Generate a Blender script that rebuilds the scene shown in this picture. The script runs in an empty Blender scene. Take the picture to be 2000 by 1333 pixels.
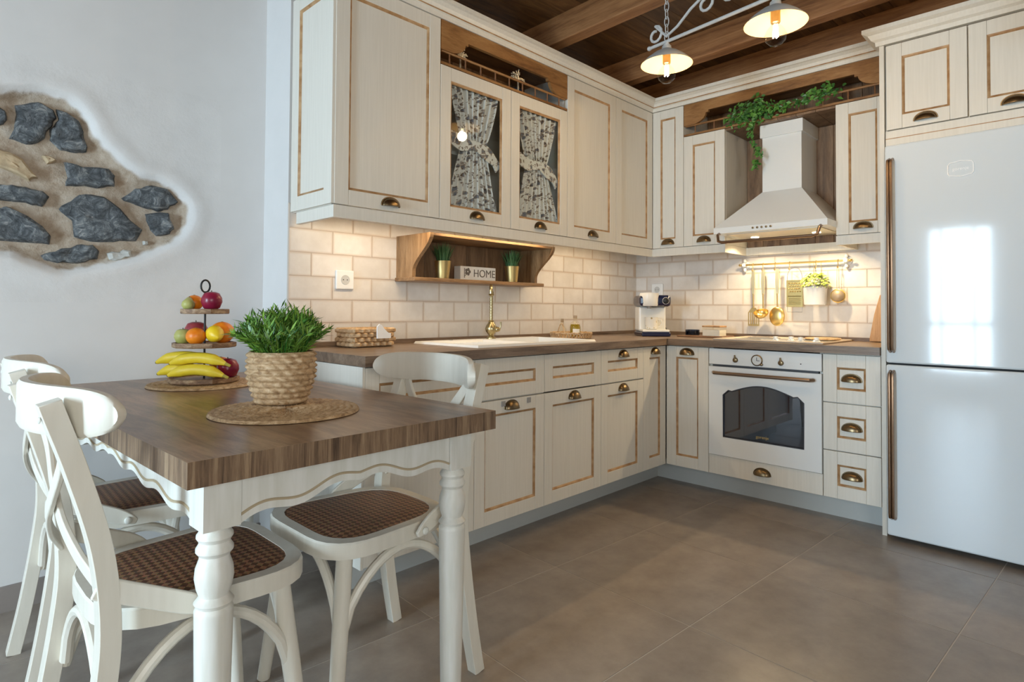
import bpy, bmesh, math, random
from mathutils import Vector, Matrix
random.seed(7)
S = bpy.context.scene
COL = S.collection
PI = math.pi
def rad(a): return a*PI/180

# ------------------------------------------------------------------ camera
CAM = Vector((-3.79056, -2.415552, 1.031136))
yaw, pit, rol = rad(44.3475), rad(1.2406), rad(0.3653)
d_ = Vector((math.cos(yaw)*math.cos(pit), math.sin(yaw)*math.cos(pit), math.sin(pit)))
r_ = Vector((math.sin(yaw), -math.cos(yaw), 0)); u_ = r_.cross(d_)
R_ = r_*math.cos(rol)+u_*math.sin(rol); U_ = -r_*math.sin(rol)+u_*math.cos(rol)
cam = bpy.data.objects.new('camera', bpy.data.cameras.new('camera')); COL.objects.link(cam)
cam.matrix_world = Matrix(((R_.x, U_.x, -d_.x, CAM.x), (R_.y, U_.y, -d_.y, CAM.y), (R_.z, U_.z, -d_.z, CAM.z), (0, 0, 0, 1)))
cam.data.sensor_width = 36; cam.data.lens = 1175.6958/2000*36
cam.data.shift_x = (1000-995.2074)/2000; cam.data.shift_y = -(666.5-578.8163)/2000
cam.data.clip_start = 0.02
S.camera = cam

# ------------------------------------------------------------------ light of the place
w = bpy.data.worlds.new('world'); S.world = w; w.use_nodes = True
w.node_tree.nodes['Background'].inputs[0].default_value = (0.72, 0.86, 1.0, 1)
w.node_tree.nodes['Background'].inputs[1].default_value = 1.0
def area(name, loc, rot, sx, sy, power, color):
    l = bpy.data.lights.new(name, 'AREA'); l.shape = 'RECTANGLE'; l.size = sx; l.size_y = sy
    l.energy = power; l.color = color
    o = bpy.data.objects.new(name, l); COL.objects.link(o); o.location = loc; o.rotation_euler = rot
    return o
# daylight entering through the glazed balcony doors (x = -6.6) and fill light at an unseen window added behind the camera (y = -4.7)
area('daylight_doors', (-6.66, -1.20, 1.2), (0, rad(-90), 0), 1.8, .60, 115, (0.67, 0.845, 1.0))
area('window_fill_light', (-4.9, -4.76, 1.45), (rad(90), 0, 0), 1.7, 1.3, 50, (1.0, 0.955, 0.89))
def point(name, loc, power, color, r=0.02, parent=None):
    l = bpy.data.lights.new(name, 'POINT'); l.energy = power; l.color = color; l.shadow_soft_size = r
    o = bpy.data.objects.new(name, l); COL.objects.link(o); o.location = loc
    if parent: o.parent = parent
    return o
vs = S.view_settings
vs.view_transform = 'Standard'; vs.look = 'None'; vs.gamma = 1; vs.use_curve_mapping = False
vs.exposure = 0.75

# ------------------------------------------------------------------ mesh helper
class MB:
    def __init__(s): s.v = []; s.f = []; s.m = []
    def add(s, vs, fs, mi=0):
        o = len(s.v); s.v += [tuple(p) for p in vs]
        for f in fs: s.f.append([i+o for i in f]); s.m.append(mi)
        return s
    def box(s, x0, x1, y0, y1, z0, z1, mi=0):
        v = [(x, y, z) for z in (z0, z1) for y in (y0, y1) for x in (x0, x1)]
        return s.add(v, [(0, 2, 3, 1), (4, 5, 7, 6), (0, 1, 5, 4), (2, 6, 7, 3), (0, 4, 6, 2), (1, 3, 7, 5)], mi)
    def prism(s, poly, axis, a0, a1, mi=0):
        def P(p, a):
            return {'x': (a, p[0], p[1]), 'y': (p[0], a, p[1]), 'z': (p[0], p[1], a)}[axis]
        n = len(poly)
        v = [P(p, a0) for p in poly]+[P(p, a1) for p in poly]
        f = [list(range(n)), list(range(2*n-1, n-1, -1))]+[[i, (i+1) % n, n+(i+1) % n, n+i] for i in range(n)]
        return s.add(v, f, mi)
    def lathe(s, prof, seg=24, c=(0, 0, 0), mi=0, axis='z', mod=None):
        v = []; f = []
        for k, (r, z) in enumerate(prof):
            for i in range(seg):
                a = 2*PI*i/seg; rr = r if mod is None else mod(r, z, a, k)
                p = (rr*math.cos(a), rr*math.sin(a), z)
                if axis == 'y': p = (p[0], -p[2], p[1])
                if axis == 'x': p = (-p[2], p[0], p[1])
                v.append((p[0]+c[0], p[1]+c[1], p[2]+c[2]))
        for k in range(len(prof)-1):
            for i in range(seg):
                j = (i+1) % seg; f.append((k*seg+i, k*seg+j, (k+1)*seg+j, (k+1)*seg+i))
        f.append(list(range(seg))[::-1]); f.append([(len(prof)-1)*seg+i for i in range(seg)])
        return s.add(v, f, mi)
    def tube(s, pts, r, seg=8, closed=False, mi=0, flat=None):
        P = [Vector(p) for p in pts]; n = len(P)
        rs = r if isinstance(r, (list, tuple)) else [r]*n
        v = []; f = []; up = None
        for i in range(n):
            if closed: t = P[(i+1) % n]-P[i-1]
            else: t = P[min(i+1, n-1)]-P[max(i-1, 0)]
            t = t.normalized()
            if up is None:
                up = Vector((0, 0, 1)) if abs(t.z) < .9 else Vector((1, 0, 0))
            a = (up-t*up.dot(t)).normalized(); up = a; b = t.cross(a)
            for k in range(seg):
                th = 2*PI*k/seg
                ca, cb = (flat if flat else (1, 1))
                v.append(P[i]+(a*math.cos(th)*ca+b*math.sin(th)*cb)*rs[i])
        m = n if closed else n-1
        for i in range(m):
            i2 = (i+1) % n
            for k in range(seg):
                k2 = (k+1) % seg; f.append((i*seg+k, i*seg+k2, i2*seg+k2, i2*seg+k))
        if not closed: f.append(list(range(seg))[::-1]); f.append([(n-1)*seg+k for k in range(seg)])
        return s.add(v, f, mi)
    def ribbon(s, pts, normals, w, t, mi=0):
        P = [Vector(p) for p in pts]; n = len(P); v = []; f = []
        for i in range(n):
            tg = (P[min(i+1, n-1)]-P[max(i-1, 0)]).normalized()
            nn = Vector(normals[i] if isinstance(normals, list) else normals); nn = (nn-tg*nn.dot(tg)).normalized()
            wd = tg.cross(nn)
            ww = w[i] if isinstance(w, list) else w
            for a, b in ((-1, -1), (1, -1), (1, 1), (-1, 1)): v.append(P[i]+wd*a*ww/2+nn*b*t/2)
        for i in range(n-1):
            for k in range(4): f.append((i*4+k, i*4+(k+1) % 4, i*4+4+(k+1) % 4, i*4+4+k))
        f.append((3, 2, 1, 0)); f.append([(n-1)*4+k for k in range(4)])
        return s.add(v, f, mi)
    def ell(s, c, rx, ry, rz, seg=16, rings=10, mi=0):
        prof = [(max(1e-4, math.sin(PI*k/rings)), -math.cos(PI*k/rings)) for k in range(rings+1)]
        o = len(s.v); s.lathe(prof, seg, (0, 0, 0), mi)
        for i in range(o, len(s.v)):
            x, y, z = s.v[i]; s.v[i] = (c[0]+x*rx, c[1]+y*ry, c[2]+z*rz)
        return s
    def grid(s, fn, nu, nv, mi=0, closeu=False):
        v = [fn(i/nu, j/nv) for j in range(nv+1) for i in range(nu+1)]
        f = [(j*(nu+1)+i, j*(nu+1)+i+1, (j+1)*(nu+1)+i+1, (j+1)*(nu+1)+i) for j in range(nv) for i in range(nu)]
        return s.add(v, f, mi)
    def strip(s, xs, lo, hi, a0, a1, axis='y', mi=0):
        # solid slab bounded by lower edge lo[i] and upper edge hi[i] at stations xs
        def P(x, z, a): return (x, a, z) if axis == 'y' else (a, x, z)
        n = len(xs); v = []
        for i in range(n): v += [P(xs[i], lo[i], a0), P(xs[i], hi[i], a0), P(xs[i], lo[i], a1), P(xs[i], hi[i], a1)]
        f = [(0, 1, 3, 2), (4*n-4, 4*n-2, 4*n-1, 4*n-3)]
        for i in range(n-1):
            b = 4*i; f += [(b, b+4, b+5, b+1), (b+2, b+3, b+7, b+6), (b, b+2, b+6, b+4), (b+1, b+5, b+7, b+3)]
        return s.add(v, f, mi)
    def xf(s, M, start=0):
        for i in range(start, len(s.v)): s.v[i] = tuple(M @ Vector(s.v[i]))
        return s
    def mesh(s, name, mats, smooth=True, angle=35, recalc=True):
        me = bpy.data.meshes.new(name); me.from_pydata(s.v, [], s.f)
        for m in mats: me.materials.append(m)
        me.polygons.foreach_set('material_index', s.m)
        if recalc:
            bm = bmesh.new(); bm.from_mesh(me); bmesh.ops.recalc_face_normals(bm, faces=bm.faces); bm.to_mesh(me); bm.free()
        if smooth:
            me.polygons.foreach_set('use_smooth', [True]*len(me.polygons)); me.set_sharp_from_angle(angle=rad(angle))
        me.update(); return me
    def build(s, name, mats, parent=None, smooth=True, bevel=0, recalc=True, angle=35):
        if not isinstance(mats, (list, tuple)): mats = [mats]
        return link(name, s.mesh(name, mats, smooth, angle, recalc), parent, bevel)
def link(name, me, parent=None, bevel=0, M=None):
    o = bpy.data.objects.new(name, me); COL.objects.link(o)
    if parent: o.parent = parent
    if M is not None: o.matrix_local = M
    if bevel:
        b = o.modifiers.new('bevel', 'BEVEL'); b.width = bevel; b.segments = 2; b.limit_method = 'ANGLE'; b.angle_limit = rad(40)
    return o
def tag(o, label, cat=None, group=None, kind=None):
    if label: o['label'] = label
    if cat: o['category'] = cat
    if group: o['group'] = group
    if kind: o['kind'] = kind
    return o
def thing(name, label, cat, loc=(0, 0, 0), rz=0, group=None, kind=None):
    o = bpy.data.objects.new(name, None); COL.objects.link(o); o.empty_display_size = .05
    o.location = loc; o.rotation_euler = (0, 0, rz)
    return tag(o, label, cat, group, kind)
def copy_tree(o, parent=None):
    c = o.copy(); COL.objects.link(c); c.parent = parent
    for ch in list(o.children): copy_tree(ch, c)
    return c
def bpx(u, v, ax, val):      # a point seen in the photograph, on a known plane of the room
    q = d_+R_*((u-995.2074)/1175.6958)+U_*((578.8163-v)/1175.6958)
    i = 'xyz'.index(ax); t = (val-CAM[i])/q[i]
    return CAM+q*t

# ------------------------------------------------------------------ materials
def newmat(name):
    m = bpy.data.materials.new(name); m.use_nodes = True
    nt = m.node_tree; return m, nt, nt.nodes['Principled BSDF']
def N(nt, t, **kw):
    n = nt.nodes.new(t)
    for k, v in kw.items():
        if k in n.inputs: n.inputs[k].default_value = v
        else: setattr(n, k, v)
    return n
def plain(name, col, rough=.5, metal=0, spec=.5, noise=0, nscale=20, bump=0, coat=0, trans=0, ior=1.45, emit=None, estr=0, alpha=1):
    m, nt, b = newmat(name)
    b.inputs['Base Color'].default_value = (*col, 1); b.inputs['Roughness'].default_value = rough
    b.inputs['Metallic'].default_value = metal; b.inputs['Specular IOR Level'].default_value = spec
    b.inputs['Coat Weight'].default_value = coat; b.inputs['Transmission Weight'].default_value = trans; b.inputs['IOR'].default_value = ior
    if emit: b.inputs['Emission Color'].default_value = (*emit, 1); b.inputs['Emission Strength'].default_value = estr
    if noise or bump:
        tc = N(nt, 'ShaderNodeTexCoord'); nz = N(nt, 'ShaderNodeTexNoise', Scale=nscale, Detail=6.0)
        nt.links.new(tc.outputs['Object'], nz.inputs['Vector'])
        if noise:
            mx = N(nt, 'ShaderNodeMix', data_type='RGBA')
            mx.inputs[6].default_value = (*[c*(1-noise) for c in col], 1); mx.inputs[7].default_value = (*[min(1, c*(1+noise)) for c in col], 1)
            nt.links.new(nz.outputs['Fac'], mx.inputs[0]); nt.links.new(mx.outputs[2], b.inputs['Base Color'])
        if bump:
            bp = N(nt, 'ShaderNodeBump', Strength=bump, Distance=.005); nt.links.new(nz.outputs['Fac'], bp.inputs['Height']); nt.links.new(bp.outputs[0], b.inputs['Normal'])
    return m
def ramp(nt, stops):
    r = N(nt, 'ShaderNodeValToRGB'); e = r.color_ramp.elements
    e[0].position = stops[0][0]; e[0].color = (*stops[0][1], 1); e[1].position = stops[-1][0]; e[1].color = (*stops[-1][1], 1)
    for p, c in stops[1:-1]: k = e.new(p); k.color = (*c, 1)
    return r
def wood(name, cols, stretch=(1, 12, 12), scale=3, rough=.45, bump=.15, rnd=0):
    m, nt, b = newmat(name); L = nt.links.new
    tc = N(nt, 'ShaderNodeTexCoord'); mp = N(nt, 'ShaderNodeMapping'); mp.inputs['Scale'].default_value = stretch
    L(tc.outputs['Object'], mp.inputs['Vector'])
    if rnd:
        oi = N(nt, 'ShaderNodeObjectInfo'); ml = N(nt, 'ShaderNodeMath', operation='MULTIPLY'); ml.inputs[1].default_value = 40
        L(oi.outputs['Random'], ml.inputs[0]); L(ml.outputs[0], mp.inputs['Location'])
    n1 = N(nt, 'ShaderNodeTexNoise', Scale=scale, Detail=8.0, Roughness=.65, Distortion=.8); L(mp.outputs[0], n1.inputs['Vector'])
    n2 = N(nt, 'ShaderNodeTexNoise', Scale=scale*9, Detail=4.0, Roughness=.7); L(mp.outputs[0], n2.inputs['Vector'])
    ad = N(nt, 'ShaderNodeMath', operation='MULTIPLY_ADD'); ad.inputs[1].default_value = .35; L(n2.outputs['Fac'], ad.inputs[0]); L(n1.outputs['Fac'], ad.inputs[2])
    sb = N(nt, 'ShaderNodeMath', operation='SUBTRACT'); L(ad.outputs[0], sb.inputs[0]); sb.inputs[1].default_value = .175
    cr = ramp(nt, [(.3, cols[0]), (.5, cols[1]), (.72, cols[2])]); L(sb.outputs[0], cr.inputs[0])
    out = cr.outputs[0]
    if rnd:
        hs = N(nt, 'ShaderNodeHueSaturation'); mr = N(nt, 'ShaderNodeMapRange'); mr.inputs[3].default_value = 1-rnd; mr.inputs[4].default_value = 1+rnd
        L(oi.outputs['Random'], mr.inputs[0]); L(mr.outputs[0], hs.inputs['Value']); L(out, hs.inputs['Color']); out = hs.outputs[0]
    L(out, b.inputs['Base Color']); b.inputs['Roughness'].default_value = rough
    bp = N(nt, 'ShaderNodeBump', Strength=bump, Distance=.003); L(ad.outputs[0], bp.inputs['Height']); L(bp.outputs[0], b.inputs['Normal'])
    return m
def streak(name, c1, c2, stretch=(30, 30, 1.2), scale=4, rough=.42):
    m, nt, b = newmat(name); L = nt.links.new
    tc = N(nt, 'ShaderNodeTexCoord'); mp = N(nt, 'ShaderNodeMapping'); mp.inputs['Scale'].default_value = stretch; L(tc.outputs['Object'], mp.inputs['Vector'])
    n1 = N(nt, 'ShaderNodeTexNoise', Scale=scale, Detail=5.0); L(mp.outputs[0], n1.inputs['Vector'])
    cr = ramp(nt, [(.35, c1), (.65, c2)]); L(n1.outputs['Fac'], cr.inputs[0]); L(cr.outputs[0], b.inputs['Base Color'])
    b.inputs['Roughness'].default_value = rough
    bp = N(nt, 'ShaderNodeBump', Strength=.06, Distance=.002); L(n1.outputs['Fac'], bp.inputs['Height']); L(bp.outputs[0], b.inputs['Normal'])
    return m
CREAM = streak('cream_paint', (.72, .685, .61), (.76, .725, .65))
GLAZE = streak('brown_glaze', (.33, .165, .06), (.50, .315, .16), (14, 14, 14), 2, .5)
WHITE = plain('white_enamel', (.80, .82, .82), .22, coat=.3)
FRIDGE = plain('fridge_white', (.72, .775, .81), .07, coat=.1, spec=.35)
PLASTER = plain('plaster', (.70, .69, .68), .85, noise=.04, nscale=9, bump=.25)
CHAIRP = streak('chair_paint', (.74, .705, .615), (.79, .755, .665), (18, 18, 2), 3, .35)
LEGP = streak('table_paint', (.72, .71, .64), (.82, .81, .76), (18, 18, 2), 3, .4)
TABLEW = wood('table_wood', [(.095, .052, .028), (.245, .145, .088), (.40, .265, .17)], (10, 1.2, 10), 2.2, .28, .12)
# laminate boards of slightly different tone on the table top
nt = TABLEW.node_tree; b = nt.nodes['Principled BSDF']; L = nt.links.new
src = b.inputs['Base Color'].links[0].from_socket
tc = N(nt, 'ShaderNodeTexCoord'); mp = N(nt, 'ShaderNodeMapping'); mp.inputs['Rotation'].default_value = (0, 0, PI/2); L(tc.outputs['Object'], mp.inputs[0])
bk = N(nt, 'ShaderNodeTexBrick'); bk.inputs['Scale'].default_value = 1.0; bk.inputs['Brick Width'].default_value = .46; bk.inputs['Row Height'].default_value = .15; bk.inputs['Mortar Size'].default_value = 0
bk.inputs[1].default_value = (.72, .70, .70, 1); bk.inputs[2].default_value = (1.25, 1.2, 1.12, 1); L(mp.outputs[0], bk.inputs['Vector'])
mt = N(nt, 'ShaderNodeMix', data_type='RGBA', blend_type='MULTIPLY'); mt.inputs[0].default_value = 1; L(src, mt.inputs[6]); L(bk.outputs[0], mt.inputs[7]); L(mt.outputs[2], b.inputs['Base Color'])
EDGEW = wood('table_edge_wood', [(.07, .04, .022), (.21, .13, .075), (.40, .28, .17)], (16, 16, .8), 3.5, .5, .3)
COUNTA = wood('worktop_wood', [(.10, .062, .04), (.20, .135, .09), (.30, .22, .155)], (1.2, 12, 12), 2.2, .36, .1)
COUNTB = wood('worktop_wood_oven_side', [(.10, .062, .04), (.20, .135, .09), (.30, .22, .155)], (12, 1.2, 12), 2.2, .36, .1)
BEAM = wood('beam_wood', [(.15, .058, .02), (.30, .135, .05), (.44, .22, .09)], (12, 1, 12), 1.6, .55, .25)
PLANK = wood('ceiling_plank', [(.06, .027, .010), (.15, .072, .026), (.26, .135, .05)], (1, 9, 9), 1.8, .5, .25, rnd=.35)
PINE = wood('stained_pine', [(.16, .07, .024), (.30, .145, .05), (.42, .23, .09)], (1.5, 10, 10), 2.2, .42, .15)
PINEV = wood('stained_pine_upright', [(.12, .062, .03), (.22, .125, .065), (.33, .20, .11)], (10, 10, 1.2), 2.2, .5, .2, rnd=.2)
SHELFW = wood('shelf_pine', [(.12, .06, .025), (.25, .14, .065), (.36, .22, .11)], (1.5, 10, 10), 2.4, .45, .15)
SHELFV = wood('shelf_pine_side', [(.13, .065, .027), (.27, .155, .07), (.40, .25, .13)], (9, 9, 1.2), 2.4, .45, .15)
BOARDW = wood('board_wood', [(.30, .15, .06), (.45, .26, .12), (.58, .38, .2)], (9, 9, 1), 2.5, .5, .1)
ACACIA = wood('acacia', [(.10, .05, .025), (.26, .15, .08), (.55, .40, .24)], (3, 3, 9), 6, .5, .1)
BRASSD = plain('antique_brass', (.22, .155, .085), .32, metal=1, noise=.35, nscale=30)
BRONZE = plain('bronze_bar', (.30, .21, .15), .3, metal=1)
GOLD = plain('brushed_gold', (.80, .58, .22), .28, metal=1)
GOLDM = plain('matt_gold', (.62, .46, .20), .4, metal=1)
FAUC = plain('aged_brass', (.44, .37, .21), .3, metal=1, noise=.2, nscale=40)
BLACK = plain('black', (.012, .013, .016), .35)
DARK = plain('dark_gap', (.03, .03, .032), .7)
GREYM = plain('dull_steel', (.35, .35, .35), .35, metal=1)
GLASS = plain('clear_glass', (1, 1, 1), .0, trans=1, ior=1.45)
def glasspane(name, tint, refl=0):
    m, nt, b = newmat(name); L = nt.links.new
    t = N(nt, 'ShaderNodeBsdfTransparent'); t.inputs[0].default_value = (*tint, 1)
    g = N(nt, 'ShaderNodeBsdfGlossy'); g.inputs['Roughness'].default_value = .0
    fr = N(nt, 'ShaderNodeFresnel', IOR=1.5); mx = N(nt, 'ShaderNodeMixShader')
    ge = N(nt, 'ShaderNodeNewGeometry'); iv = N(nt, 'ShaderNodeMath', operation='SUBTRACT'); iv.inputs[0].default_value = 1; L(ge.outputs['Backfacing'], iv.inputs[1])
    ff = N(nt, 'ShaderNodeMath', operation='MULTIPLY'); L(fr.outputs[0], ff.inputs[0]); L(iv.outputs[0], ff.inputs[1])
    fm_ = N(nt, 'ShaderNodeMath', operation='MAXIMUM'); L(ff.outputs[0], fm_.inputs[0]); fm_.inputs[1].default_value = refl
    L(fm_.outputs[0], mx.inputs[0]); L(t.outputs[0], mx.inputs[1]); L(g.outputs[0], mx.inputs[2])
    L(mx.outputs[0], nt.nodes['Material Output'].inputs[0]); return m
PANE = glasspane('cabinet_glass', (.93, .95, .95))
BULBG = glasspane('bulb_glass', (.98, .96, .9))
OVENG = glasspane('oven_glass', (.62, .68, .78), .16)
FIL = plain('glowing_filament', (1, .8, .5), .5, emit=(1, .72, .38), estr=30)
SHADEO = plain('lamp_grey_enamel', (.42, .41, .39), .5, noise=.1)
SHADEI = plain('lamp_cream_inside', (.42, .34, .20), .6)
IRON = plain('white_iron', (.60, .59, .57), .5, noise=.12, nscale=60)
BASKET = wood('water_hyacinth', [(.24, .135, .06), (.52, .345, .185), (.74, .56, .36)], (7, 7, 12), 6, .6, .2)
RATTAN_M, nt, b = newmat('rattan')
tc = N(nt, 'ShaderNodeTexCoord'); mp = N(nt, 'ShaderNodeMapping'); mp.inputs['Rotation'].default_value = (0, 0, rad(45))
w1 = N(nt, 'ShaderNodeTexChecker', Scale=80.0); nz = N(nt, 'ShaderNodeTexNoise', Scale=220.0, Detail=2.0)
nt.links.new(tc.outputs['Object'], mp.inputs[0]); nt.links.new(mp.outputs[0], w1.inputs['Vector']); nt.links.new(tc.outputs['Object'], nz.inputs['Vector'])
w1.inputs[1].default_value = (.32, .165, .085, 1); w1.inputs[2].default_value = (.12, .055, .03, 1)
mxr = N(nt, 'ShaderNodeMix', data_type='RGBA', blend_type='OVERLAY'); mxr.inputs[0].default_value = .7
nt.links.new(w1.outputs[0], mxr.inputs[6]); nt.links.new(nz.outputs['Color'], mxr.inputs[7]); nt.links.new(mxr.outputs[2], b.inputs['Base Color'])
bpn = N(nt, 'ShaderNodeBump', Strength=.6, Distance=.003); nt.links.new(w1.outputs['Fac'], bpn.inputs['Height']); nt.links.new(bpn.outputs[0], b.inputs['Normal'])
b.inputs['Roughness'].default_value = .5
def tile_mat(name, edge, body1, body2, rough, ew=(.05, .1), swap=False):
    m, nt, b = newmat(name); L = nt.links.new
    tc = N(nt, 'ShaderNodeTexCoord'); sp = N(nt, 'ShaderNodeSeparateXYZ'); L(tc.outputs['Generated'], sp.inputs[0])
    def edge_d(o, wd):
        a = N(nt, 'ShaderNodeMath', operation='SUBTRACT'); L(o, a.inputs[0]); a.inputs[1].default_value = .5
        c = N(nt, 'ShaderNodeMath', operation='ABSOLUTE'); L(a.outputs[0], c.inputs[0])
        r = N(nt, 'ShaderNodeMapRange'); r.inputs[1].default_value = .5-wd; r.inputs[2].default_value = .5; L(c.outputs[0], r.inputs[0]); return r.outputs[0]
    mx = N(nt, 'ShaderNodeMath', operation='MAXIMUM'); L(edge_d(sp.outputs[0], ew[0]), mx.inputs[0]); L(edge_d(sp.outputs[2 if not swap else 1], ew[1]), mx.inputs[1])
    oi = N(nt, 'ShaderNodeObjectInfo'); va = N(nt, 'ShaderNodeVectorMath', operation='ADD'); L(tc.outputs['Object'], va.inputs[0])
    cb = N(nt, 'ShaderNodeCombineXYZ'); m40 = N(nt, 'ShaderNodeMath', operation='MULTIPLY'); m40.inputs[1].default_value = 37; L(oi.outputs['Random'], m40.inputs[0]); L(m40.outputs[0], cb.inputs[0]); L(m40.outputs[0], cb.inputs[1]); L(cb.outputs[0], va.inputs[1])
    nz = N(nt, 'ShaderNodeTexNoise', Scale=9.0, Detail=6.0, Roughness=.65); L(va.outputs[0], nz.inputs['Vector'])
    cr = ramp(nt, [(.3, body1), (.7, body2)]); L(nz.outputs['Fac'], cr.inputs[0])
    em = N(nt, 'ShaderNodeMath', operation='MULTIPLY'); L(mx.outputs[0], em.inputs[0]); L(nz.outputs['Fac'], em.inputs[1])
    em2 = N(nt, 'ShaderNodeMath', operation='MULTIPLY'); L(em.outputs[0], em2.inputs[0]); em2.inputs[1].default_value = 1.15; em2.use_clamp = True
    mi = N(nt, 'ShaderNodeMix', data_type='RGBA'); L(em2.outputs[0], mi.inputs[0]); L(cr.outputs[0], mi.inputs[6]); mi.inputs[7].default_value = (*edge, 1)
    hs = N(nt, 'ShaderNodeHueSaturation'); mr = N(nt, 'ShaderNodeMapRange'); mr.inputs[3].default_value = .93; mr.inputs[4].default_value = 1.05; L(oi.outputs['Random'], mr.inputs[0]); L(mr.outputs[0], hs.inputs['Value']); L(mi.outputs[2], hs.inputs['Color'])
    L(hs.outputs[0], b.inputs['Base Color']); b.inputs['Roughness'].default_value = rough
    bp = N(nt, 'ShaderNodeBump', Strength=.12, Distance=.004); L(nz.outputs['Fac'], bp.inputs['Height']); L(bp.outputs[0], b.inputs['Normal'])
    return m
WTILE = tile_mat('glazed_wall_tile', (.58, .46, .36), (.66, .625, .59), (.77, .745, .72), .28, (.05, .10))
FTILE = tile_mat('floor_tile', (.28, .235, .20), (.235, .195, .165), (.335, .285, .24), .28, (.004, .004), True)
GROUTW = plain('wall_grout', (.62, .52, .43), .9)
GROUTF = plain('floor_grout', (.54, .49, .44), .9)

# ------------------------------------------------------------------ room shell
YS = .235           # face of the plastered wall left of the kitchen
HC = 2.62           # underside of the ceiling boards
def struct(o): o['kind'] = 'structure'; return o
fl = struct(MB().box(-6.75, .15, -4.85, .40, -.06, -.0012).build('floor', GROUTF, smooth=False))
FR = rad(-3.489); fo = Vector((-.7175, -.925, 0)); fex = Vector((math.cos(FR), math.sin(FR), 0)); fey = Vector((-math.sin(FR), math.cos(FR), 0)); TS = .6004
tme = MB().box(-TS/2+.0021, TS/2-.0021, -TS/2+.0021, TS/2-.0021, -.008, 0).mesh('floor_tile', [FTILE], smooth=False)
for a in range(-12, 3):
    for c in range(-8, 4):
        p = fo+fex*(a+.5)*TS+fey*(c+.5)*TS
        if -6.7 < p.x < -.25 and -4.8 < p.y < .15:
            o = link('tile', tme, fl); o.location = p; o.rotation_euler = (0, 0, FR)
# wall behind the sink run, with its tiles
wb = struct(MB().box(-2.646, .15, .0, .40, 0, 2.75).build('wall_back', PLASTER, smooth=False))
MB().box(-2.646, 0, -.0098, 0.001, .84, 1.47).build('grout', GROUTW, wb, smooth=False)
wr = struct(MB().box(0, .15, -4.85, 0, 0, 2.75).build('wall_right', PLASTER, smooth=False))
MB().box(-.0098, .001, -1.70, 0, .84, 1.47).build('grout', GROUTW, wr, smooth=False)
tw, th = .2, .1
tmA = MB().box(-tw/2+.0012, tw/2-.0012, -.009, 0, -th/2+.0012, th/2-.0012).mesh('wall_tile', [WTILE], smooth=False)
hmA = MB().box(-tw/4+.0015, tw/4-.0015, -.009, 0, -th/2+.0015, th/2-.0015).mesh('wall_tile_half', [WTILE], smooth=False)
for row in range(6):
    z = .867+.1*row+.05
    off = 0 if row % 2 == 0 else .1
    for wall, Ln, rz in ((wb, 2.646, 0), (wr, 1.70, -PI/2)):
        k = 0; x = 0.0
        if off:
            pos = [.05]+[.1+.2*i+.1 for i in range(20)]
        else: pos = [.2*i+.1 for i in range(20)]
        for j, q in enumerate(pos):
            half = off and j == 0
            if q+(.05 if half else .1) > Ln+.06: continue
            o = link('tile', hmA if half else tmA, wall)
            if rz == 0: o.location = (-2.646+q, -.003, z)
            else: o.location = (-.003, -q, z); o.rotation_euler = (0, 0, rz)
# plastered wall with the exposed stones
outer = [(-70, 215), (-40, 190), (0, 179), (41, 178), (86, 181), (131, 195), (155, 214), (172, 238), (186, 266), (221, 304), (248, 328), (276, 345), (311, 355), (345, 376), (366, 400), (369, 428), (352, 459), (324, 476), (276, 497), (207, 514), (138, 526), (103, 521), (62, 507), (28, 493), (0, 490), (-40, 480), (-75, 440), (-85, 330)]
def onS(u, v, y=YS): p = bpx(u, v, 'y', y); return (p.x, p.z)
def smooth_loop(P, m=5):
    out = []; n = len(P)
    for i in range(n):
        a, b_, c, d = (Vector(P[(i+k-1) % n]) for k in range(4))
        for k in range(m):
            q = k/m; out.append(tuple(.5*((2*b_)+(-a+c)*q+(2*a-5*b_+4*c-d)*q*q+(-a+3*b_-3*c+d)*q**3)))
    return out
poly = smooth_loop([onS(*q) for q in outer], 4)
def sdist(x, z):
    best = 1e9; ins = False; n = len(poly)
    for i in range(n):
        x1, z1 = poly[i]; x2, z2 = poly[(i+1) % n]
        dx, dz = x2-x1, z2-z1; t = max(0, min(1, ((x-x1)*dx+(z-z1)*dz)/(dx*dx+dz*dz)))
        best = min(best, math.hypot(x-x1-t*dx, z-z1-t*dz))
        if (z1 > z) != (z2 > z) and x < (x2-x1)*(z-z1)/(z2-z1)+x1: ins = not ins
    return best if ins else -best
xs0, xs1 = min(p[0] for p in poly)-.12, max(p[0] for p in poly)+.12
zs0, zs1 = min(p[1] for p in poly)-.12, max(p[1] for p in poly)+.12
from mathutils import noise as mnoise
MORTAR, nt, b = newmat('sandy_mortar'); L = nt.links.new
tc = N(nt, 'ShaderNodeTexCoord'); n1 = N(nt, 'ShaderNodeTexNoise', Scale=18.0, Detail=9.0, Roughness=.7); L(tc.outputs['Object'], n1.inputs['Vector'])
n2 = N(nt, 'ShaderNodeTexNoise', Scale=9.0, Detail=6.0); L(tc.outputs['Object'], n2.inputs['Vector'])
cm = ramp(nt, [(.35, (.36, .27, .19)), (.55, (.52, .435, .345)), (.7, (.60, .54, .46))]); L(n1.outputs['Fac'], cm.inputs[0])
cp = ramp(nt, [(.3, (.67, .66, .65)), (.7, (.73, .72, .71))]); L(n2.outputs['Fac'], cp.inputs[0])
atn = N(nt, 'ShaderNodeAttribute'); atn.attribute_name = 'mortar'
mxm = N(nt, 'ShaderNodeMix', data_type='RGBA'); L(atn.outputs['Fac'], mxm.inputs[0]); L(cp.outputs[0], mxm.inputs[6]); L(cm.outputs[0], mxm.inputs[7]); L(mxm.outputs[2], b.inputs['Base Color'])
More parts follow.
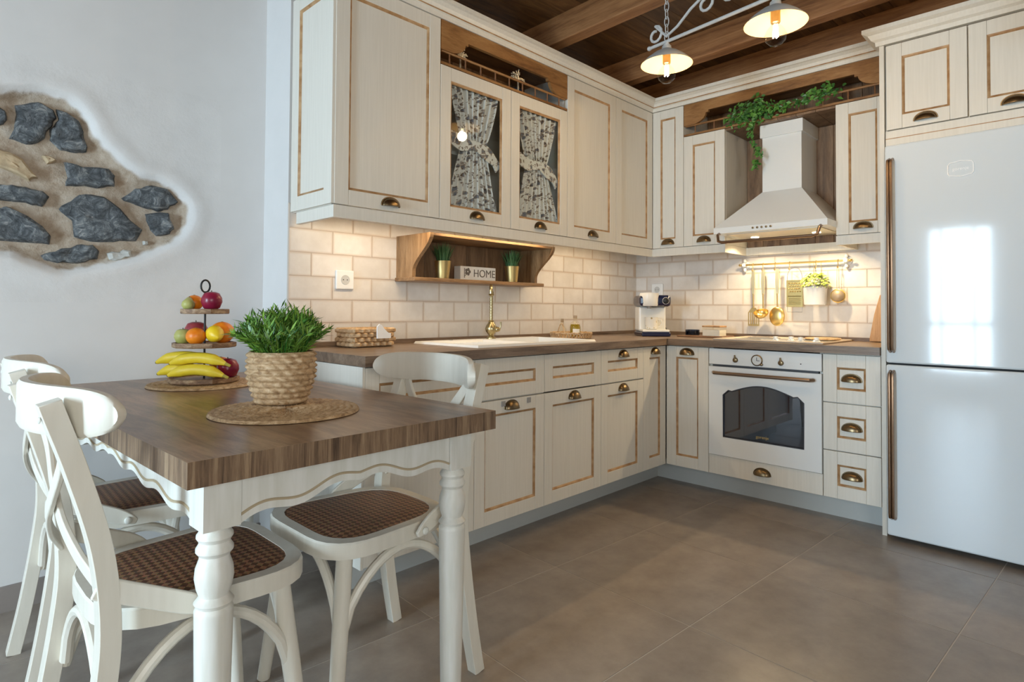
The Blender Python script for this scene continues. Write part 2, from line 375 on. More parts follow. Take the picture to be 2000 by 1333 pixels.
st_ = N(nt, 'ShaderNodeMath', operation='MULTIPLY_ADD'); L(atn.outputs['Fac'], st_.inputs[0]); st_.inputs[1].default_value = .75; st_.inputs[2].default_value = .25
bm_ = N(nt, 'ShaderNodeBump', Distance=.012); L(st_.outputs[0], bm_.inputs['Strength']); L(n1.outputs['Fac'], bm_.inputs['Height']); L(bm_.outputs[0], b.inputs['Normal']); b.inputs['Roughness'].default_value = .92
wl = MB(); NX, NZ = 250, 180
gv = []; depth = []
for j in range(NZ+1):
    for i in range(NX+1):
        x = xs0+(xs1-xs0)*i/NX; z = zs0+(zs1-zs0)*j/NZ
        sd = sdist(x, z)
        t = max(0, min(1, (sd+.030)/.065)); dep = .038*t*t*(3-2*t)
        if sd > 0: dep += .006*mnoise.noise(Vector((x*14, 3, z*14)))
        else: dep -= .004*math.exp(-((sd+.045)/.03)**2)
        edge = i in (0, NX) or j in (0, NZ)
        gv.append((x, YS+(0 if edge else dep), z)); depth.append(sd)
gf = []; gm = []
for j in range(NZ):
    for i in range(NX):
        a = j*(NX+1)+i; q = (a, a+1, a+NX+2, a+NX+1); gf.append(q); gm.append(1)
wl.v = gv; wl.f = gf; wl.m = gm
wl.add([(-6.75, YS, 0), (xs0, YS, 0), (xs0, YS, 2.75), (-6.75, YS, 2.75)], [(0, 1, 2, 3)])
wl.add([(xs1, YS, 0), (-2.64, YS, 0), (-2.64, YS, 2.75), (xs1, YS, 2.75)], [(0, 1, 2, 3)])
wl.add([(xs0, YS, 0), (xs1, YS, 0), (xs1, YS, zs0), (xs0, YS, zs0)], [(0, 1, 2, 3)])
wl.add([(xs0, YS, zs1), (xs1, YS, zs1), (xs1, YS, 2.75), (xs0, YS, 2.75)], [(0, 1, 2, 3)])
wl.box(-6.75, -2.64, YS+.09, YS+.16, 0, 2.75)
wl = struct(wl.build('wall_back_left', [PLASTER, MORTAR], recalc=False, angle=60))
at_ = wl.data.attributes.new('mortar', 'FLOAT', 'POINT')
for i, dd in enumerate(depth):
    x, _, z = gv[i]; at_.data[i].value = max(0, min(1, (dd+.004+.010*mnoise.noise(Vector((x*30, 7, z*30))))/.010))
STONE, nt, b = newmat('blue_grey_limestone'); L = nt.links.new
tc = N(nt, 'ShaderNodeTexCoord'); n1 = N(nt, 'ShaderNodeTexNoise', Scale=24.0, Detail=12.0, Roughness=.8, Distortion=1.0); L(tc.outputs['Object'], n1.inputs['Vector'])
cr = ramp(nt, [(.38, (.07, .08, .09)), (.49, (.19, .21, .225)), (.56, (.36, .39, .41)), (.62, (.68, .68, .66))]); L(n1.outputs['Fac'], cr.inputs[0]); L(cr.outputs[0], b.inputs['Base Color'])
bp_ = N(nt, 'ShaderNodeBump', Strength=1.0, Distance=.03); L(n1.outputs['Fac'], bp_.inputs['Height']); L(bp_.outputs[0], b.inputs['Normal']); b.inputs['Roughness'].default_value = .7
TAN = plain('tan_stone', (.50, .38, .24), .85, noise=.5, nscale=40, bump=.9)
PALE = plain('pale_stone', (.52, .52, .49), .85, noise=.25, nscale=25, bump=.7)
stones = [
 [(90, 310), (215, 285), (300, 330), (320, 380), (280, 440), (235, 510), (150, 525), (45, 490), (80, 440)],
 [(312, 322), (370, 340), (450, 400), (475, 460), (495, 575), (430, 575), (340, 560), (285, 505), (290, 445), (330, 385)],
 [(-60, 540), (50, 570), (130, 610), (165, 660), (215, 720), (170, 740), (100, 700), (60, 680), (-60, 640)],
 [(240, 600), (280, 595), (325, 630), (270, 642)],
 [(360, 625), (450, 650), (610, 660), (655, 710), (650, 765), (540, 770), (370, 760), (385, 690)],
 [(-90, 760), (0, 755), (90, 760), (180, 780), (240, 790), (285, 830), (240, 880), (150, 860), (-90, 840)],
 [(-110, 900), (0, 880), (60, 885), (150, 930), (240, 990), (290, 1050), (270, 1085), (150, 1080), (-110, 1070)],
 [(335, 890), (400, 845), (480, 805), (590, 825), (680, 890), (740, 960), (805, 1010), (770, 1075), (640, 1080), (510, 1075), (420, 1050), (410, 960), (350, 910)],
 [(690, 830), (770, 780), (860, 760), (950, 780), (1010, 855), (950, 895), (890, 905), (820, 890), (710, 850)],
 [(820, 920), (950, 915), (965, 960), (990, 1010), (960, 1035), (890, 1050), (850, 1010), (830, 960)],
 [(235, 1160), (310, 1130), (440, 1100), (530, 1100), (560, 1130), (550, 1175), (440, 1200), (320, 1195), (250, 1185)],
 [(610, 1150), (700, 1125), (740, 1130), (745, 1165), (640, 1190), (610, 1180)],
 [(-60, 300), (0, 320), (30, 340), (40, 390), (25, 420), (-60, 420)],
 [(810, 1075), (835, 1075), (835, 1095), (810, 1095)]]
for si, st in enumerate(stones):
    pl = [onS(a/2.898, 100+c/2.898, YS+.03) for a, c in st]
    # resample outline, build rough dome
    n = len(pl); ring = []
    for i in range(n):
        for t in (0, .33, .67):
            x = pl[i][0]*(1-t)+pl[(i+1) % n][0]*t; z = pl[i][1]*(1-t)+pl[(i+1) % n][1]*t
            k = mnoise.noise(Vector((x*45, si, z*45)))*.007; ring.append((x+k, z-k))
    cx = sum(p[0] for p in ring)/len(ring); cz = sum(p[1] for p in ring)/len(ring)
    mb = MB(); m = len(ring); lv = [(1.04, .055), (1.0, .032), (.9, .016), (.68, .010), (.42, .010), (.18, .011)]
    vv = []
    for s_, dy in lv:
        for (x, z) in ring:
            X = cx+(x-cx)*s_; Z = cz+(z-cz)*s_
            vv.append((X, YS+dy+(.012*mnoise.noise(Vector((X*22, si*3.1, Z*22))) if s_ < 1 else 0), Z))
    vv.append((cx, YS+.011, cz)); ff = []
    for k in range(len(lv)-1):
        for i in range(m): j = (i+1) % m; ff.append((k*m+i, k*m+j, (k+1)*m+j, (k+1)*m+i))
    kk = (len(lv)-1)*m
    for i in range(m): ff.append((kk+i, kk+(i+1) % m, len(vv)-1))
    mb.add(vv, ff); mb.build('stone', TAN if si in (2, 3) else PALE if si in (11, 13) else STONE, wl, angle=25)
struct(MB().box(-6.6, -2.64, YS-.012, YS, 0, .085).build('baseboard_back', plain('skirting_tile', (.27, .235, .215), .5, noise=.15, nscale=8), smooth=False))
# rest of the room, behind and beside the camera
wf = MB(); wf.box(-6.75, -5.75, -4.85, -4.7, 0, 2.75).box(-4.05, .15, -4.85, -4.7, 0, 2.75).box(-5.75, -4.05, -4.85, -4.7, 0, .8).box(-5.75, -4.05, -4.85, -4.7, 2.1, 2.75)
struct(wf.build('wall_front', PLASTER, smooth=False))
ww = MB(); ww.box(-6.75, -6.6, -4.85, -1.72, 0, 2.75).box(-6.75, -6.6, -.76, .40, 0, 2.75).box(-6.75, -6.6, -1.72, -.76, 2.15, 2.75)
struct(ww.build('wall_left', PLASTER, smooth=False))
FRM = plain('window_frame_white', (.75, .76, .76), .4)
wd = thing('window_1', None, None, kind='structure')
for (a, c) in ((-1.72, -.76),):
    f = MB(); f.box(-6.64, -6.6, a, a+.07, .02, 2.15).box(-6.64, -6.6, c-.07, c, .02, 2.15).box(-6.64, -6.6, a+.07, c-.07, .02, .14).box(-6.64, -6.6, a+.07, c-.07, 2.06, 2.15).box(-6.64, -6.6, -1.37, -1.33, .14, 2.06).box(-6.64, -6.6, -1.04, -1.00, .14, 2.06).box(-6.64, -6.6, a+.07, c-.07, .86, .91)
    f.build('window_frame', FRM, wd, smooth=False)
    MB().box(-6.625, -6.62, a+.07, c-.07, .14, 2.06).build('pane', PANE, wd, smooth=False)
wd2 = thing('fill_window', None, None, kind='structure')  # unseen window, added to hold the fill light
for (a, c) in ((-5.75, -4.91), (-4.89, -4.05)):
    f = MB(); f.box(a, a+.06, -4.74, -4.7, .8, 2.1).box(c-.06, c, -4.74, -4.7, .8, 2.1).box(a+.06, c-.06, -4.74, -4.7, .8, .87).box(a+.06, c-.06, -4.74, -4.7, 2.03, 2.1)
    f.build('window_frame', FRM, wd2, smooth=False)
    MB().box(a+.06, c-.06, -4.725, -4.72, .87, 2.03).build('pane', PANE, wd2, smooth=False)
# ceiling: boards on heavy beams
ce = struct(MB().box(-6.75, .15, -4.85, .40, HC+.025, HC+.15).build('ceiling', plain('board_backing', (.03, .018, .01), .9), smooth=False))
CR = rad(-3.5); cM = Matrix.Rotation(CR, 4, 'Z')
pme = MB().box(-7.2, .7, -.0665, .0665, 0, .03).mesh('ceiling_plank', [PLANK], smooth=False)
for i in range(42):
    o = link('plank', pme, ce); o.matrix_local = cM @ Matrix.Translation((0, .55-.135*i, HC))
BZ = 2.475
for xb in (-.03, -.525, -1.262, -2.0, -2.74, -3.48, -4.22, -4.96, -5.7, -6.4):
    # x of the beam's near lower edge where it meets the sink wall
    m = MB().box(-.042, .042, -5.2, .5, BZ - (.07 if xb > -.1 else 0), HC+.005)
    o = m.build('beam', BEAM, ce, smooth=False, bevel=.006); o.matrix_local = Matrix.Translation((xb+.01, 0, 0)) @ cM

# ------------------------------------------------------------------ cabinet parts
def cup_mesh():
    mb = MB(); W, H, D = .042, .034, .026
    def fn(u, v):
        a = PI*u; e = PI/2*v
        # shell: half dome, open below
        x = -W*math.cos(a)*math.cos(e*.0+0) ; r = math.sin(a)
        return (x, -D*math.sin(e)*r**.8, H*math.cos(e)*r**.9)
    mb.grid(fn, 20, 8)
    def fn2(u, v):
        p = fn(u, v); return (p[0]*.93, p[1]*.9+.0, p[2]*.92)
    mb.grid(fn2, 20, 8)
    mb.tube([(-W*math.cos(PI*k/20)*1.06, -.001, H*math.sin(PI*k/20)**.9*1.06) for k in range(21)], .0028, 6)
    mb.tube([fn(k/20, 1) for k in range(21)], .0018, 6)
    return mb.mesh('cup_handle', [BRASSD])
CUP = cup_mesh()
def door(parent, x0, x1, z0, z1, yf, handle=None, M=None, stile=.058, rail=None, name='door', glaze=True, pane=None, hscale=1.0, panel=True):
    """framed front: local x = width, -y = outwards, z = up.  M places it in the parent's frame."""
    rail = rail or stile; g = .0015
    x0 += g; x1 -= g; z0 += g; z1 -= g; t = .02
    f = MB()
    if panel:
        f.box(x0, x0+stile, yf, yf+t, z0, z1).box(x1-stile, x1, yf, yf+t, z0, z1)
        f.box(x0+stile+.0004, x1-stile-.0004, yf+.0004, yf+t, z0, z0+rail).box(x0+stile+.0004, x1-stile-.0004, yf+.0004, yf+t, z1-rail, z1)
    else: f.box(x0, x1, yf, yf+t, z0, z1)
    d = f.build(name, CREAM, parent, smooth=False, bevel=.0015)
    if M is not None: d.matrix_local = M
    if panel:
        a0, a1, b0, b1 = x0+stile, x1-stile, z0+rail, z1-rail
        if pane is None: MB().box(a0, a1, yf+.009, yf+.016, b0, b1).build('panel', CREAM, d, smooth=False)
        else: MB().box(a0, a1, yf+.010, yf+.013, b0, b1).build('glass_pane', pane, d, smooth=False)
        mm = MB(); w_ = .0105
        o_ = [(a0, b0), (a1, b0), (a1, b1), (a0, b1)]; i_ = [(a0+w_, b0+w_), (a1-w_, b0+w_), (a1-w_, b1-w_), (a0+w_, b1-w_)]
        vv = [(p[0], yf+.0018, p[1]) for p in o_]+[(p[0], yf+.0088, p[1]) for p in i_]+[(p[0], yf+.004, p[1]) for p in [((o_[k][0]+i_[k][0])/2, (o_[k][1]+i_[k][1])/2) for k in range(4)]]
        ff = []
        for k in range(4): ff += [(k, (k+1) % 4, 8+(k+1) % 4, 8+k), (8+k, 8+(k+1) % 4, 4+(k+1) % 4, 4+k)]
        mm.add(vv, ff); mm.build('moulding', GLAZE if glaze else CREAM, d, smooth=False)
    if handle:
        hx = (x0+x1)/2 if handle[0] is None else handle[0]
        h = link('cup_handle', CUP, d); h.location = (hx, yf-(.0 if not (panel and handle[1] == 'c') else -.009), handle[1] if handle[1] != 'c' else (z0+z1)/2-.012)
        h.scale = (hscale, 1, hscale)
    return d
def carcass(parent, x0, x1, y0, y1, z0, z1, open_front=False, t=.016, mat=None):
    mb = MB()
    if open_front:
        mb.box(x0, x0+t, y0, y1, z0, z1).box(x1-t, x1, y0, y1, z0, z1).box(x0+t, x1-t, y0, y1, z0, z0+t).box(x0+t, x1-t, y0, y1, z1-t, z1).box(x0+t, x1-t, y1-t, y1, z0+t, z1-t)
    else: mb.box(x0, x1, y0, y1, z0, z1)
    return mb.build('body', mat or CREAM, parent, smooth=False)
YD, YU, ZT = -.578, -.349, .826
# ---- base units along the sink wall (local frame = world)
def base_unit(x0, x1, label, fronts, rot=False, name='base_cabinet', zb=.12, op=False):
    # origin at the unit's left rear foot
    if not rot: t = thing(name, label, 'cabinet', (x0, 0, 0), 0, 'base cabinets')
    else: t = thing(name, label, 'cabinet', (0, -x0, 0), -PI/2, 'base cabinets')
    w_ = x1-x0
    if op: MB().box(.001, .017, YD+.022, -.015, zb, ZT-.002).box(w_-.017, w_-.001, YD+.022, -.015, zb, ZT-.002).box(.017, w_-.017, YD+.022, -.015, zb, zb+.016).box(.017, w_-.017, -.03, -.015, zb+.016, ZT-.002).build('body', CREAM, t, smooth=False)
    else: carcass(t, .001, w_-.001, YD+.022, -.015, zb, ZT-.002)
    for fr in fronts:
        door(t, 0, w_, fr['z'][0], fr['z'][1], YD, fr.get('h'), name=fr.get('n', 'door'), stile=fr.get('s', .058), rail=fr.get('r'), panel=fr.get('p', True), hscale=fr.get('hs', 1))
    return t
u = base_unit(-2.632, -2.112, 'cream base cabinet at the counter end behind the dining table', [dict(z=(.122, .642)), dict(z=(.646, .822), n='drawer_front')])
# decorated end panel facing the dining table
ep = MB().box(-.010, 0, YD, -.02, .12, ZT-.002).build('end_panel', CREAM, u, smooth=False)
base_unit(-2.112, -1.675, 'cream sink cabinet with two small grey catches above its door handle', [dict(z=(.122, .642), h=(None, .598)), dict(z=(.646, .822), n='drawer_front')])
sk = [o for o in COL.objects if o.get('label', '').startswith('cream sink cabinet')][0]
for q in (.155, .318): MB().box(q, q+.022, YD-.004, YD, .612, .634).build('catch', plain('grey_plastic', (.33, .32, .31), .5), sk, smooth=False)
base_unit(-1.675, -1.230, 'cream base cabinet with blank top front, right of the sink cabinet', op=True, fronts=[dict(z=(.122, .642), h=(None, .598)), dict(z=(.646, .822), n='drawer_front')])
base_unit(-1.230, -.825, 'cream base cabinet with one handled drawer above a handled door', [dict(z=(.122, .642), h=(None, .598)), dict(z=(.646, .822), n='drawer', h=(None, .779))])
base_unit(-.825, -.580, 'very narrow cream cabinet with tall door in the inner corner', [dict(z=(.122, .822), h=(None, .779), s=.062)])
base_unit(.580, .845, 'cream tall-door base cabinet left of the oven', [dict(z=(.122, .822), h=(None, .775), s=.062)], rot=True)
base_unit(1.440, 1.692, 'cream stack of three drawers between oven and fridge', [dict(z=(.122, .352), n='drawer', h=(None, 'c'), s=.062), dict(z=(.354, .585), n='drawer', h=(None, 'c'), s=.062), dict(z=(.587, .822), n='drawer', h=(None, 'c'), s=.062)], rot=True)
u = base_unit(.845, 1.440, 'low cream drawer unit under the oven', [dict(z=(.122, .230), n='drawer', h=(None, .165), p=False)], rot=True, name='oven_housing')
for o in list(u.children):
    if o.name.startswith('body'): bpy.data.objects.remove(o)
mb = MB().box(.001, .018, YD+.022, -.015, .12, ZT-.002).box(.577, .594, YD+.022, -.015, .12, ZT-.002).box(.018, .577, YD+.022, -.015, .12, .225).box(.018, .577, -.03, -.015, .225, ZT-.002)
mb.build('body', CREAM, u, smooth=False)
KICK = plain('kick_board', (.52, .53, .51), .45)
pk = MB().box(-2.632, -.448, -.448, -.43, 0, .119).build('plinth', KICK, smooth=False); tag(pk, 'grey cream plinth board under the sink run cabinets', 'plinth')
pk = MB().box(-.448, -.43, -1.692, -.448, 0, .119).build('plinth', KICK, smooth=False); tag(pk, 'grey cream plinth board under the oven run cabinets', 'plinth')
# ---- worktops
SX0, SX1, SY0, SY1 = -2.05, -1.21, -.53, -.075
m = MB(); a, c = .8265, .864
m.box(-2.645, SX0+.02, -.60, -.012, a, c).box(SX1-.02, 0, -.60, -.012, a, c).box(SX0+.02, SX1-.02, -.60, SY0+.02, a, c).box(SX0+.02, SX1-.02, SY1-.02, -.012, a, c)
t = thing('worktop', 'brown wood effect worktop along the sink wall', 'worktop', (0, 0, 0))
m.build('slab', COUNTA, t, smooth=False)
MB().box(-2.645, -.03, -.03, -.012, c, .885).build('upstand', COUNTA, t, smooth=False)
MB().box(-.03, -.012, -.600, -.012, c, .885).build('upstand', COUNTB, t, smooth=False)
t = thing('worktop', 'brown wood effect worktop over the oven and drawers', 'worktop', (0, 0, 0))
MB().box(-.60, -.012, -1.691, -.601, a, c).build('slab', COUNTB, t, smooth=False)
MB().box(-.03, -.012, -1.691, -.601, c, .885).build('upstand', COUNTB, t, smooth=False)
# ---- wall units
def wall_unit(x0, x1, label, z1=2.318, rot=False, open_front=False, doors=(), name='wall_cabinet'):
    t = thing(name, label, 'cabinet', (x0, 0, 1.427) if not rot else (0, -x0, 1.427), 0 if not rot else -PI/2, 'wall cabinets')
    w_ = x1-x0
    carcass(t, .001, w_-.001, YU+.021, -.015, 0, z1-1.427, open_front)
    for dd in doors:
        door(t, dd[0]-x0, dd[1]-x0, 0.001, z1-1.427-.001, YU, dd[2], pane=dd[3] if len(dd) > 3 else None, stile=dd[4] if len(dd) > 4 else .06)
    return t
hb = .022
u = wall_unit(-2.632, -2.121, 'large single-door cream wall cabinet at the left end of the row', doors=[(-2.632, -2.121, (None, hb))])
door(u, -.335, -.0, .001, .89, -.0, None, M=Matrix.Translation((-.012, 0, 0)) @ Matrix.Rotation(-PI/2, 4, 'Z') @ Matrix.Translation((.349, 0, 0)), name='side_panel')
# the child frame above: width runs from the wall to the front, facing the dining table
UG = wall_unit(-2.121, -1.230, 'cream wall cabinet with two curtained glass doors', z1=2.118, open_front=True, doors=[(-2.121, -1.672, (None, hb), PANE), (-1.672, -1.230, (None, hb), PANE)])
MB().box(.016, .875, -.26, -.03, .33, .346).build('shelf', CREAM, UG, smooth=False)
MB().box(.445, .455, -.26, -.03, .016, .33).build('divider', CREAM, UG, smooth=False)
CURT, nt, b = newmat('floral_cotton'); L = nt.links.new
tc = N(nt, 'ShaderNodeTexCoord'); n0 = N(nt, 'ShaderNodeTexNoise', Scale=14.0, Detail=2.0); L(tc.outputs['UV'], n0.inputs['Vector'])
va = N(nt, 'ShaderNodeVectorMath', operation='ADD'); L(tc.outputs['UV'], va.inputs[0])
vsx = N(nt, 'ShaderNodeVectorMath', operation='SCALE'); vsx.inputs['Scale'].default_value = .12; L(n0.outputs['Color'], vsx.inputs[0]); L(vsx.outputs[0], va.inputs[1])
v1 = N(nt, 'ShaderNodeTexVoronoi', Scale=13.0); L(va.outputs[0], v1.inputs['Vector']); v2 = N(nt, 'ShaderNodeTexVoronoi', Scale=26.0); L(va.outputs[0], v2.inputs['Vector'])
c1 = ramp(nt, [(.0, (.07, .08, .11)), (.22, (.20, .21, .25)), (.34, (.30, .21, .15)), (.42, (.80, .79, .76))]); L(v1.outputs['Distance'], c1.inputs[0])
c2 = ramp(nt, [(.0, (.14, .10, .08)), (.26, (.36, .28, .22)), (.34, (1, 1, 1))]); L(v2.outputs['Distance'], c2.inputs[0])
mu = N(nt, 'ShaderNodeMix', data_type='RGBA', blend_type='MULTIPLY'); mu.inputs[0].default_value = .9; L(c1.outputs[0], mu.inputs[6]); L(c2.outputs[0], mu.inputs[7]); L(mu.outputs[2], b.inputs['Base Color'])
b.inputs['Roughness'].default_value = .9
def curtain(cx, wtop, z0, z1, zt, label, wl_=.076, ph=0):
    t = thing('curtain', label, 'curtain', (cx+.012, -.319, z0), 0, 'cabinet curtains')
    H = z1-z0; zz = zt-z0
    def half(v):
        if v > zz: q = (v-zz)/(H-zz); return wl_/1+(wtop-wl_)*(q**.75)
        q = (zz-v)/zz; return wl_+(wtop*1.02-wl_)*(q**.8)
    def fn(u, v):
        z = v*H; h = half(z); s = u*2-1
        am = .006+.005*(h/wtop)
        return (s*h+.006*math.sin(5*v+s*3), am*math.sin(s*PI*8.5+ph+1.2*math.sin(v*4+s*2)), z)
    mb = MB(); mb.grid(fn, 110, 40)
    me = mb.mesh('curtain_cloth', [CURT], recalc=False, angle=80)
    uv = me.uv_layers.new()
    for lp in me.loops:
        i = lp.vertex_index % 111; j = lp.vertex_index//111; uv.data[lp.index].uv = (i/110*.8+ph, j/40*1.3)
    link('cloth', me, t)
    # tie-back: a broad band wrapped round the waist, its tails hanging to the right
    pts = [(-wtop*.98, -.006, zz+.02), (-wtop*.55, -.012, zz-.012), (0, -.0135, zz-.002), (wtop*.4, -.0135, zz-.022), (wtop*.75, -.011, zz-.052), (wtop*.98, -.008, zz-.085)]
    P = []
    for i in range(len(pts)-1):
        for k in range(5): P.append(tuple(pts[i][q]*(1-k/5)+pts[i+1][q]*k/5 for q in range(3)))
    P.append(pts[-1])
    rb = MB().ribbon(P, (0, -1, 0), [.055+.012*math.sin(i*.5) for i in range(len(P))], .006)
    me = rb.mesh('tie', [CURT]); uv = me.uv_layers.new()
    for lp in me.loops:
        co = me.vertices[lp.vertex_index].co; uv.data[lp.index].uv = (co.x*2+ph*2, co.z*2)
    link('tie_back', me, t)
    return t
curtain(-1.905, .158, 1.49, 2.055, 1.80, 'floral curtain tied back behind the left glass door', ph=.3)
curtain(-1.456, .155, 1.49, 2.055, 1.785, 'floral curtain tied back behind the right glass door', ph=1.9)
wall_unit(-1.230, -.349, 'cream two-door wall cabinet meeting the room corner', doors=[(-1.230, -.765, (None, hb)), (-.765, -.349, None)])
wall_unit(.349, .568, 'narrow full-height cream wall cabinet beside the inner corner', rot=True, doors=[(.349, .568, (None, hb), None, .055)])
wall_unit(.568, .836, 'shorter cream wall cabinet left of the cooker hood', z1=2.118, rot=True, doors=[(.568, .836, (None, hb))])
wall_unit(1.438, 1.692, 'shorter cream wall cabinet between hood and fridge', z1=2.118, rot=True, doors=[(1.438, 1.692, (None, hb+.006))])
# fridge surround
t = thing('fridge_side_panel', 'tall slim cream panel left of the fridge', 'panel', (0, -1.692, 0))
MB().box(-.578, -.012, -.020, -.001, 0, 2.275).build('board', CREAM, t, smooth=False)
t = thing('wall_cabinet', 'deep cream two-door cabinet above the fridge', 'cabinet', (0, -1.713, 1.80), -PI/2, 'wall cabinets')
carcass(t, .001, .72, -.556, -.015, 0, .474)
door(t, .006, .312, .072, .470, -.578, (None, .094), stile=.062)
door(t, .314, .62, .072, .470, -.578, (None, .094), stile=.062)
MB().box(.004, .72, -.578, -.557, .0, .030).box(.004, .72, -.576, -.557, .034, .068).build('fascia', CREAM, t, smooth=False)
MB().box(.004, .72, -.5775, -.557, .030, .034).build('fascia_line', GLAZE, t, smooth=False)
# cornice and light rail
prof = [(.325, 2.319), (.352, 2.319), (.354, 2.338), (.364, 2.342), (.364, 2.347), (.372, 2.362), (.388, 2.372), (.398, 2.374), (.398, 2.392), (.325, 2.392)]
t = thing('cornice', 'cream stepped cornice along the tops of the wall cabinets', 'cornice')
n = len(prof)
for nm, e0, e1 in (('sink_side', lambda q: (-2.655, -q), lambda q: (-q, -q)), ('oven_side', lambda q: (-q, -q), lambda q: (-q, -1.690))):
    vv = [(*e0(q), z) for q, z in prof]+[(*e1(q), z) for q, z in prof]
    MB().add(vv, [list(range(n)), list(range(2*n-1, n-1, -1))]+[[i, (i+1) % n, n+(i+1) % n, n+i] for i in range(n)]).build('moulding', CREAM, t, smooth=False)
for nm, q0, q1 in (('a', (-2.655, -.3645), (-.3645, -.3645)), ('b', (-.3645, -.3645), (-.3645, -1.69))):
    MB().tube([(*q0, 2.3445), (*q1, 2.3445)], .0028, 6).build('glaze_line', GLAZE, t)
t = thing('cornice', 'cream stepped cornice above the fridge cabinet', 'cornice')
prof2 = [(-.56, 2.276), (-.585, 2.276), (-.587, 2.295), (-.60, 2.303), (-.612, 2.325), (-.632, 2.334), (-.632, 2.352), (-.56, 2.352)]
n = len(prof2); yl = -1.690
vv = [(q, yl+(-.575-q)*1.0, z) for q, z in prof2]+[(q, -2.43, z) for q, z in prof2]
MB().add(vv, [list(range(n)), list(range(2*n-1, n-1, -1))]+[[i, (i+1) % n, n+(i+1) % n, n+i] for i in range(n)]).build('moulding', CREAM, t, smooth=False)
vv = [(q, yl+(-.575-q), z) for q, z in prof2]+[(-.40, yl+(-.575-q), z) for q, z in prof2]
MB().add(vv, [list(range(n)), list(range(2*n-1, n-1, -1))]+[[i, (i+1) % n, n+(i+1) % n, n+i] for i in range(n)]).build('moulding', CREAM, t, smooth=False)
t = thing('light_rail', 'cream rail under the wall cabinets hiding the strip lamps', 'rail')
for bx in ((-2.632, -.345, -.346, -.328, 1.378, 1.4255), (-2.632, -2.614, -.328, -.045, 1.378, 1.4255), (-.346, -.328, -.836, -.346, 1.378, 1.4255), (-.328, -.045, -.836, -.818, 1.378, 1.4255), (-.346, -.328, -1.69, -1.438, 1.378, 1.4255), (-.328, -.045, -1.456, -1.438, 1.378, 1.4255), (-.045, -.012, -1.456, -.818, 1.378, 1.4255)):
    MB().box(*bx).build('rail', CREAM, t, smooth=False)
# strip lamps under the wall cabinets
STRIP = plain('led_strip', (1, .9, .75), .5, emit=(1, .78, .5), estr=3)
for i, (x0, x1) in enumerate(((-2.55, -2.14), (-2.05, -1.35), (-1.15, -.4))):
    o = MB().box(x0, x1, -.30, -.285, 1.418, 1.4265).build('led_strip', STRIP, smooth=False)
    tag(o, ['warm strip lamp under the large left wall cabinet', 'warm strip lamp under the curtained cabinet', 'warm strip lamp under the two-door corner cabinet'][i], 'lamp', 'under-cabinet strip lamps')
    area('strip_light', ((x0+x1)/2, -.292, 1.416), (0, 0, 0), x1-x0, .014, 1.1, (1, .76, .48))

# ------------------------------------------------------------------ wooden niches above the units
def valance(parent, x0, x1, y, zt, ze, zm, name='valance'):
    e = .045; c = .10
    h = [(x0, ze), (x0+e, ze)]+[(x0+e+c*math.sin(PI/2*k/10), ze+(zm-.014-ze)*(1-math.cos(PI/2*k/10))) for k in range(1, 11)]
    h += [(x0+e+c+.016, zm-.014), (x0+e+c+.0165, zm)]
    h += [(x1-(p[0]-x0), p[1]) for p in h[::-1]]
    return MB().strip([p[0] for p in h], [p[1] for p in h], [zt]*len(h), y, y+.018).build(name, PINE, parent, smooth=False)
def gallery(parent, x0, x1, y, z0, n):
    MB().tube([(x0, y, z0+.052), (x1, y, z0+.052)], .0062, 8).build('gallery_rail', PINE, parent)
    bal = MB().lathe([(.003, 0), (.0045, .004), (.0028, .012), (.0048, .024), (.0028, .036), (.0045, .046), (.003, .05)], 8).mesh('baluster', [plain('turned_wood', (.22, .10, .045), .4)])
    for i in range(n):
        o = link('baluster', bal, parent); o.location = (x0+(x1-x0)*(i+.5)/n, y, z0)
t = thing('plate_niche', 'open brown wood niche with gallery rail above the glass doors', 'niche', (-2.121, 0, 2.118))
MB().box(.002, .889, -.347, -.015, .001, .013).build('shelf_board', PINE, t, smooth=False)
valance(t, .002, .889, -.348, .199, .066, .138)
gallery(t, .012, .879, -.336, .013, 9)
for i in range(8): MB().box(.003+i*.1108, .1125+i*.1108, -.028, -.015, .014, .199).build('plank', PINEV, t, smooth=False, bevel=.002)
MB().box(.002, .889, -.33, -.015, .1995, .2005).build('top_board', PINE, t, smooth=False)
def deco_tree(x, y, label):
    t = thing('tree_ornament', label, 'ornament', (x, y, 2.1315), 0, 'metal tree ornaments'); t.scale = (1.25, 1.25, 1.25)
    rnd = random.Random(x)
    mb = MB(); mb.box(-.03, .03, -.012, .012, 0, .006)
    mb.build('foot', GOLDM, t, smooth=False)
    mb = MB()
    mb.tube([(0, 0, .004), (.002, 0, .04), (0, 0, .08)], [.005, .004, .003], 6)
    for k in range(38):
        a = rnd.uniform(-1.7, 1.7); l = rnd.uniform(.022, .040); zz = rnd.uniform(.058, .078)
        e = (math.sin(a)*l, rnd.uniform(-.012, .012), zz+math.cos(a)*l*.8)
        mb.tube([(0, 0, zz), (e[0]*.5, e[1]*.5, (zz+e[2])/2+.006), e], [.0015, .0012, .0008], 5)
        mb.ell(e, .0032, .0015, .0032, 6, 4)
    mb.build('branches', plain('pale_metal', (.70, .62, .48), .4, metal=.5), t)
deco_tree(-1.955, -.285, 'pale metal tree ornament in the niche above the left glass door')
deco_tree(-1.560, -.285, 'pale metal tree ornament in the niche above the right glass door')
o = MB().lathe([(.02, 0), (.05, .006), (.068, .016), (.07, .02), (.048, .012), (.01, .006)], 28).xf(Matrix.Translation((-1.36, -.09, 2.205)) @ Matrix.Rotation(rad(78), 4, 'X')).build('plate', plain('dark_blue_glass', (.02, .03, .06), .15))
tag(o, 'dark blue round plate propped in the niche by the right end', 'plate')
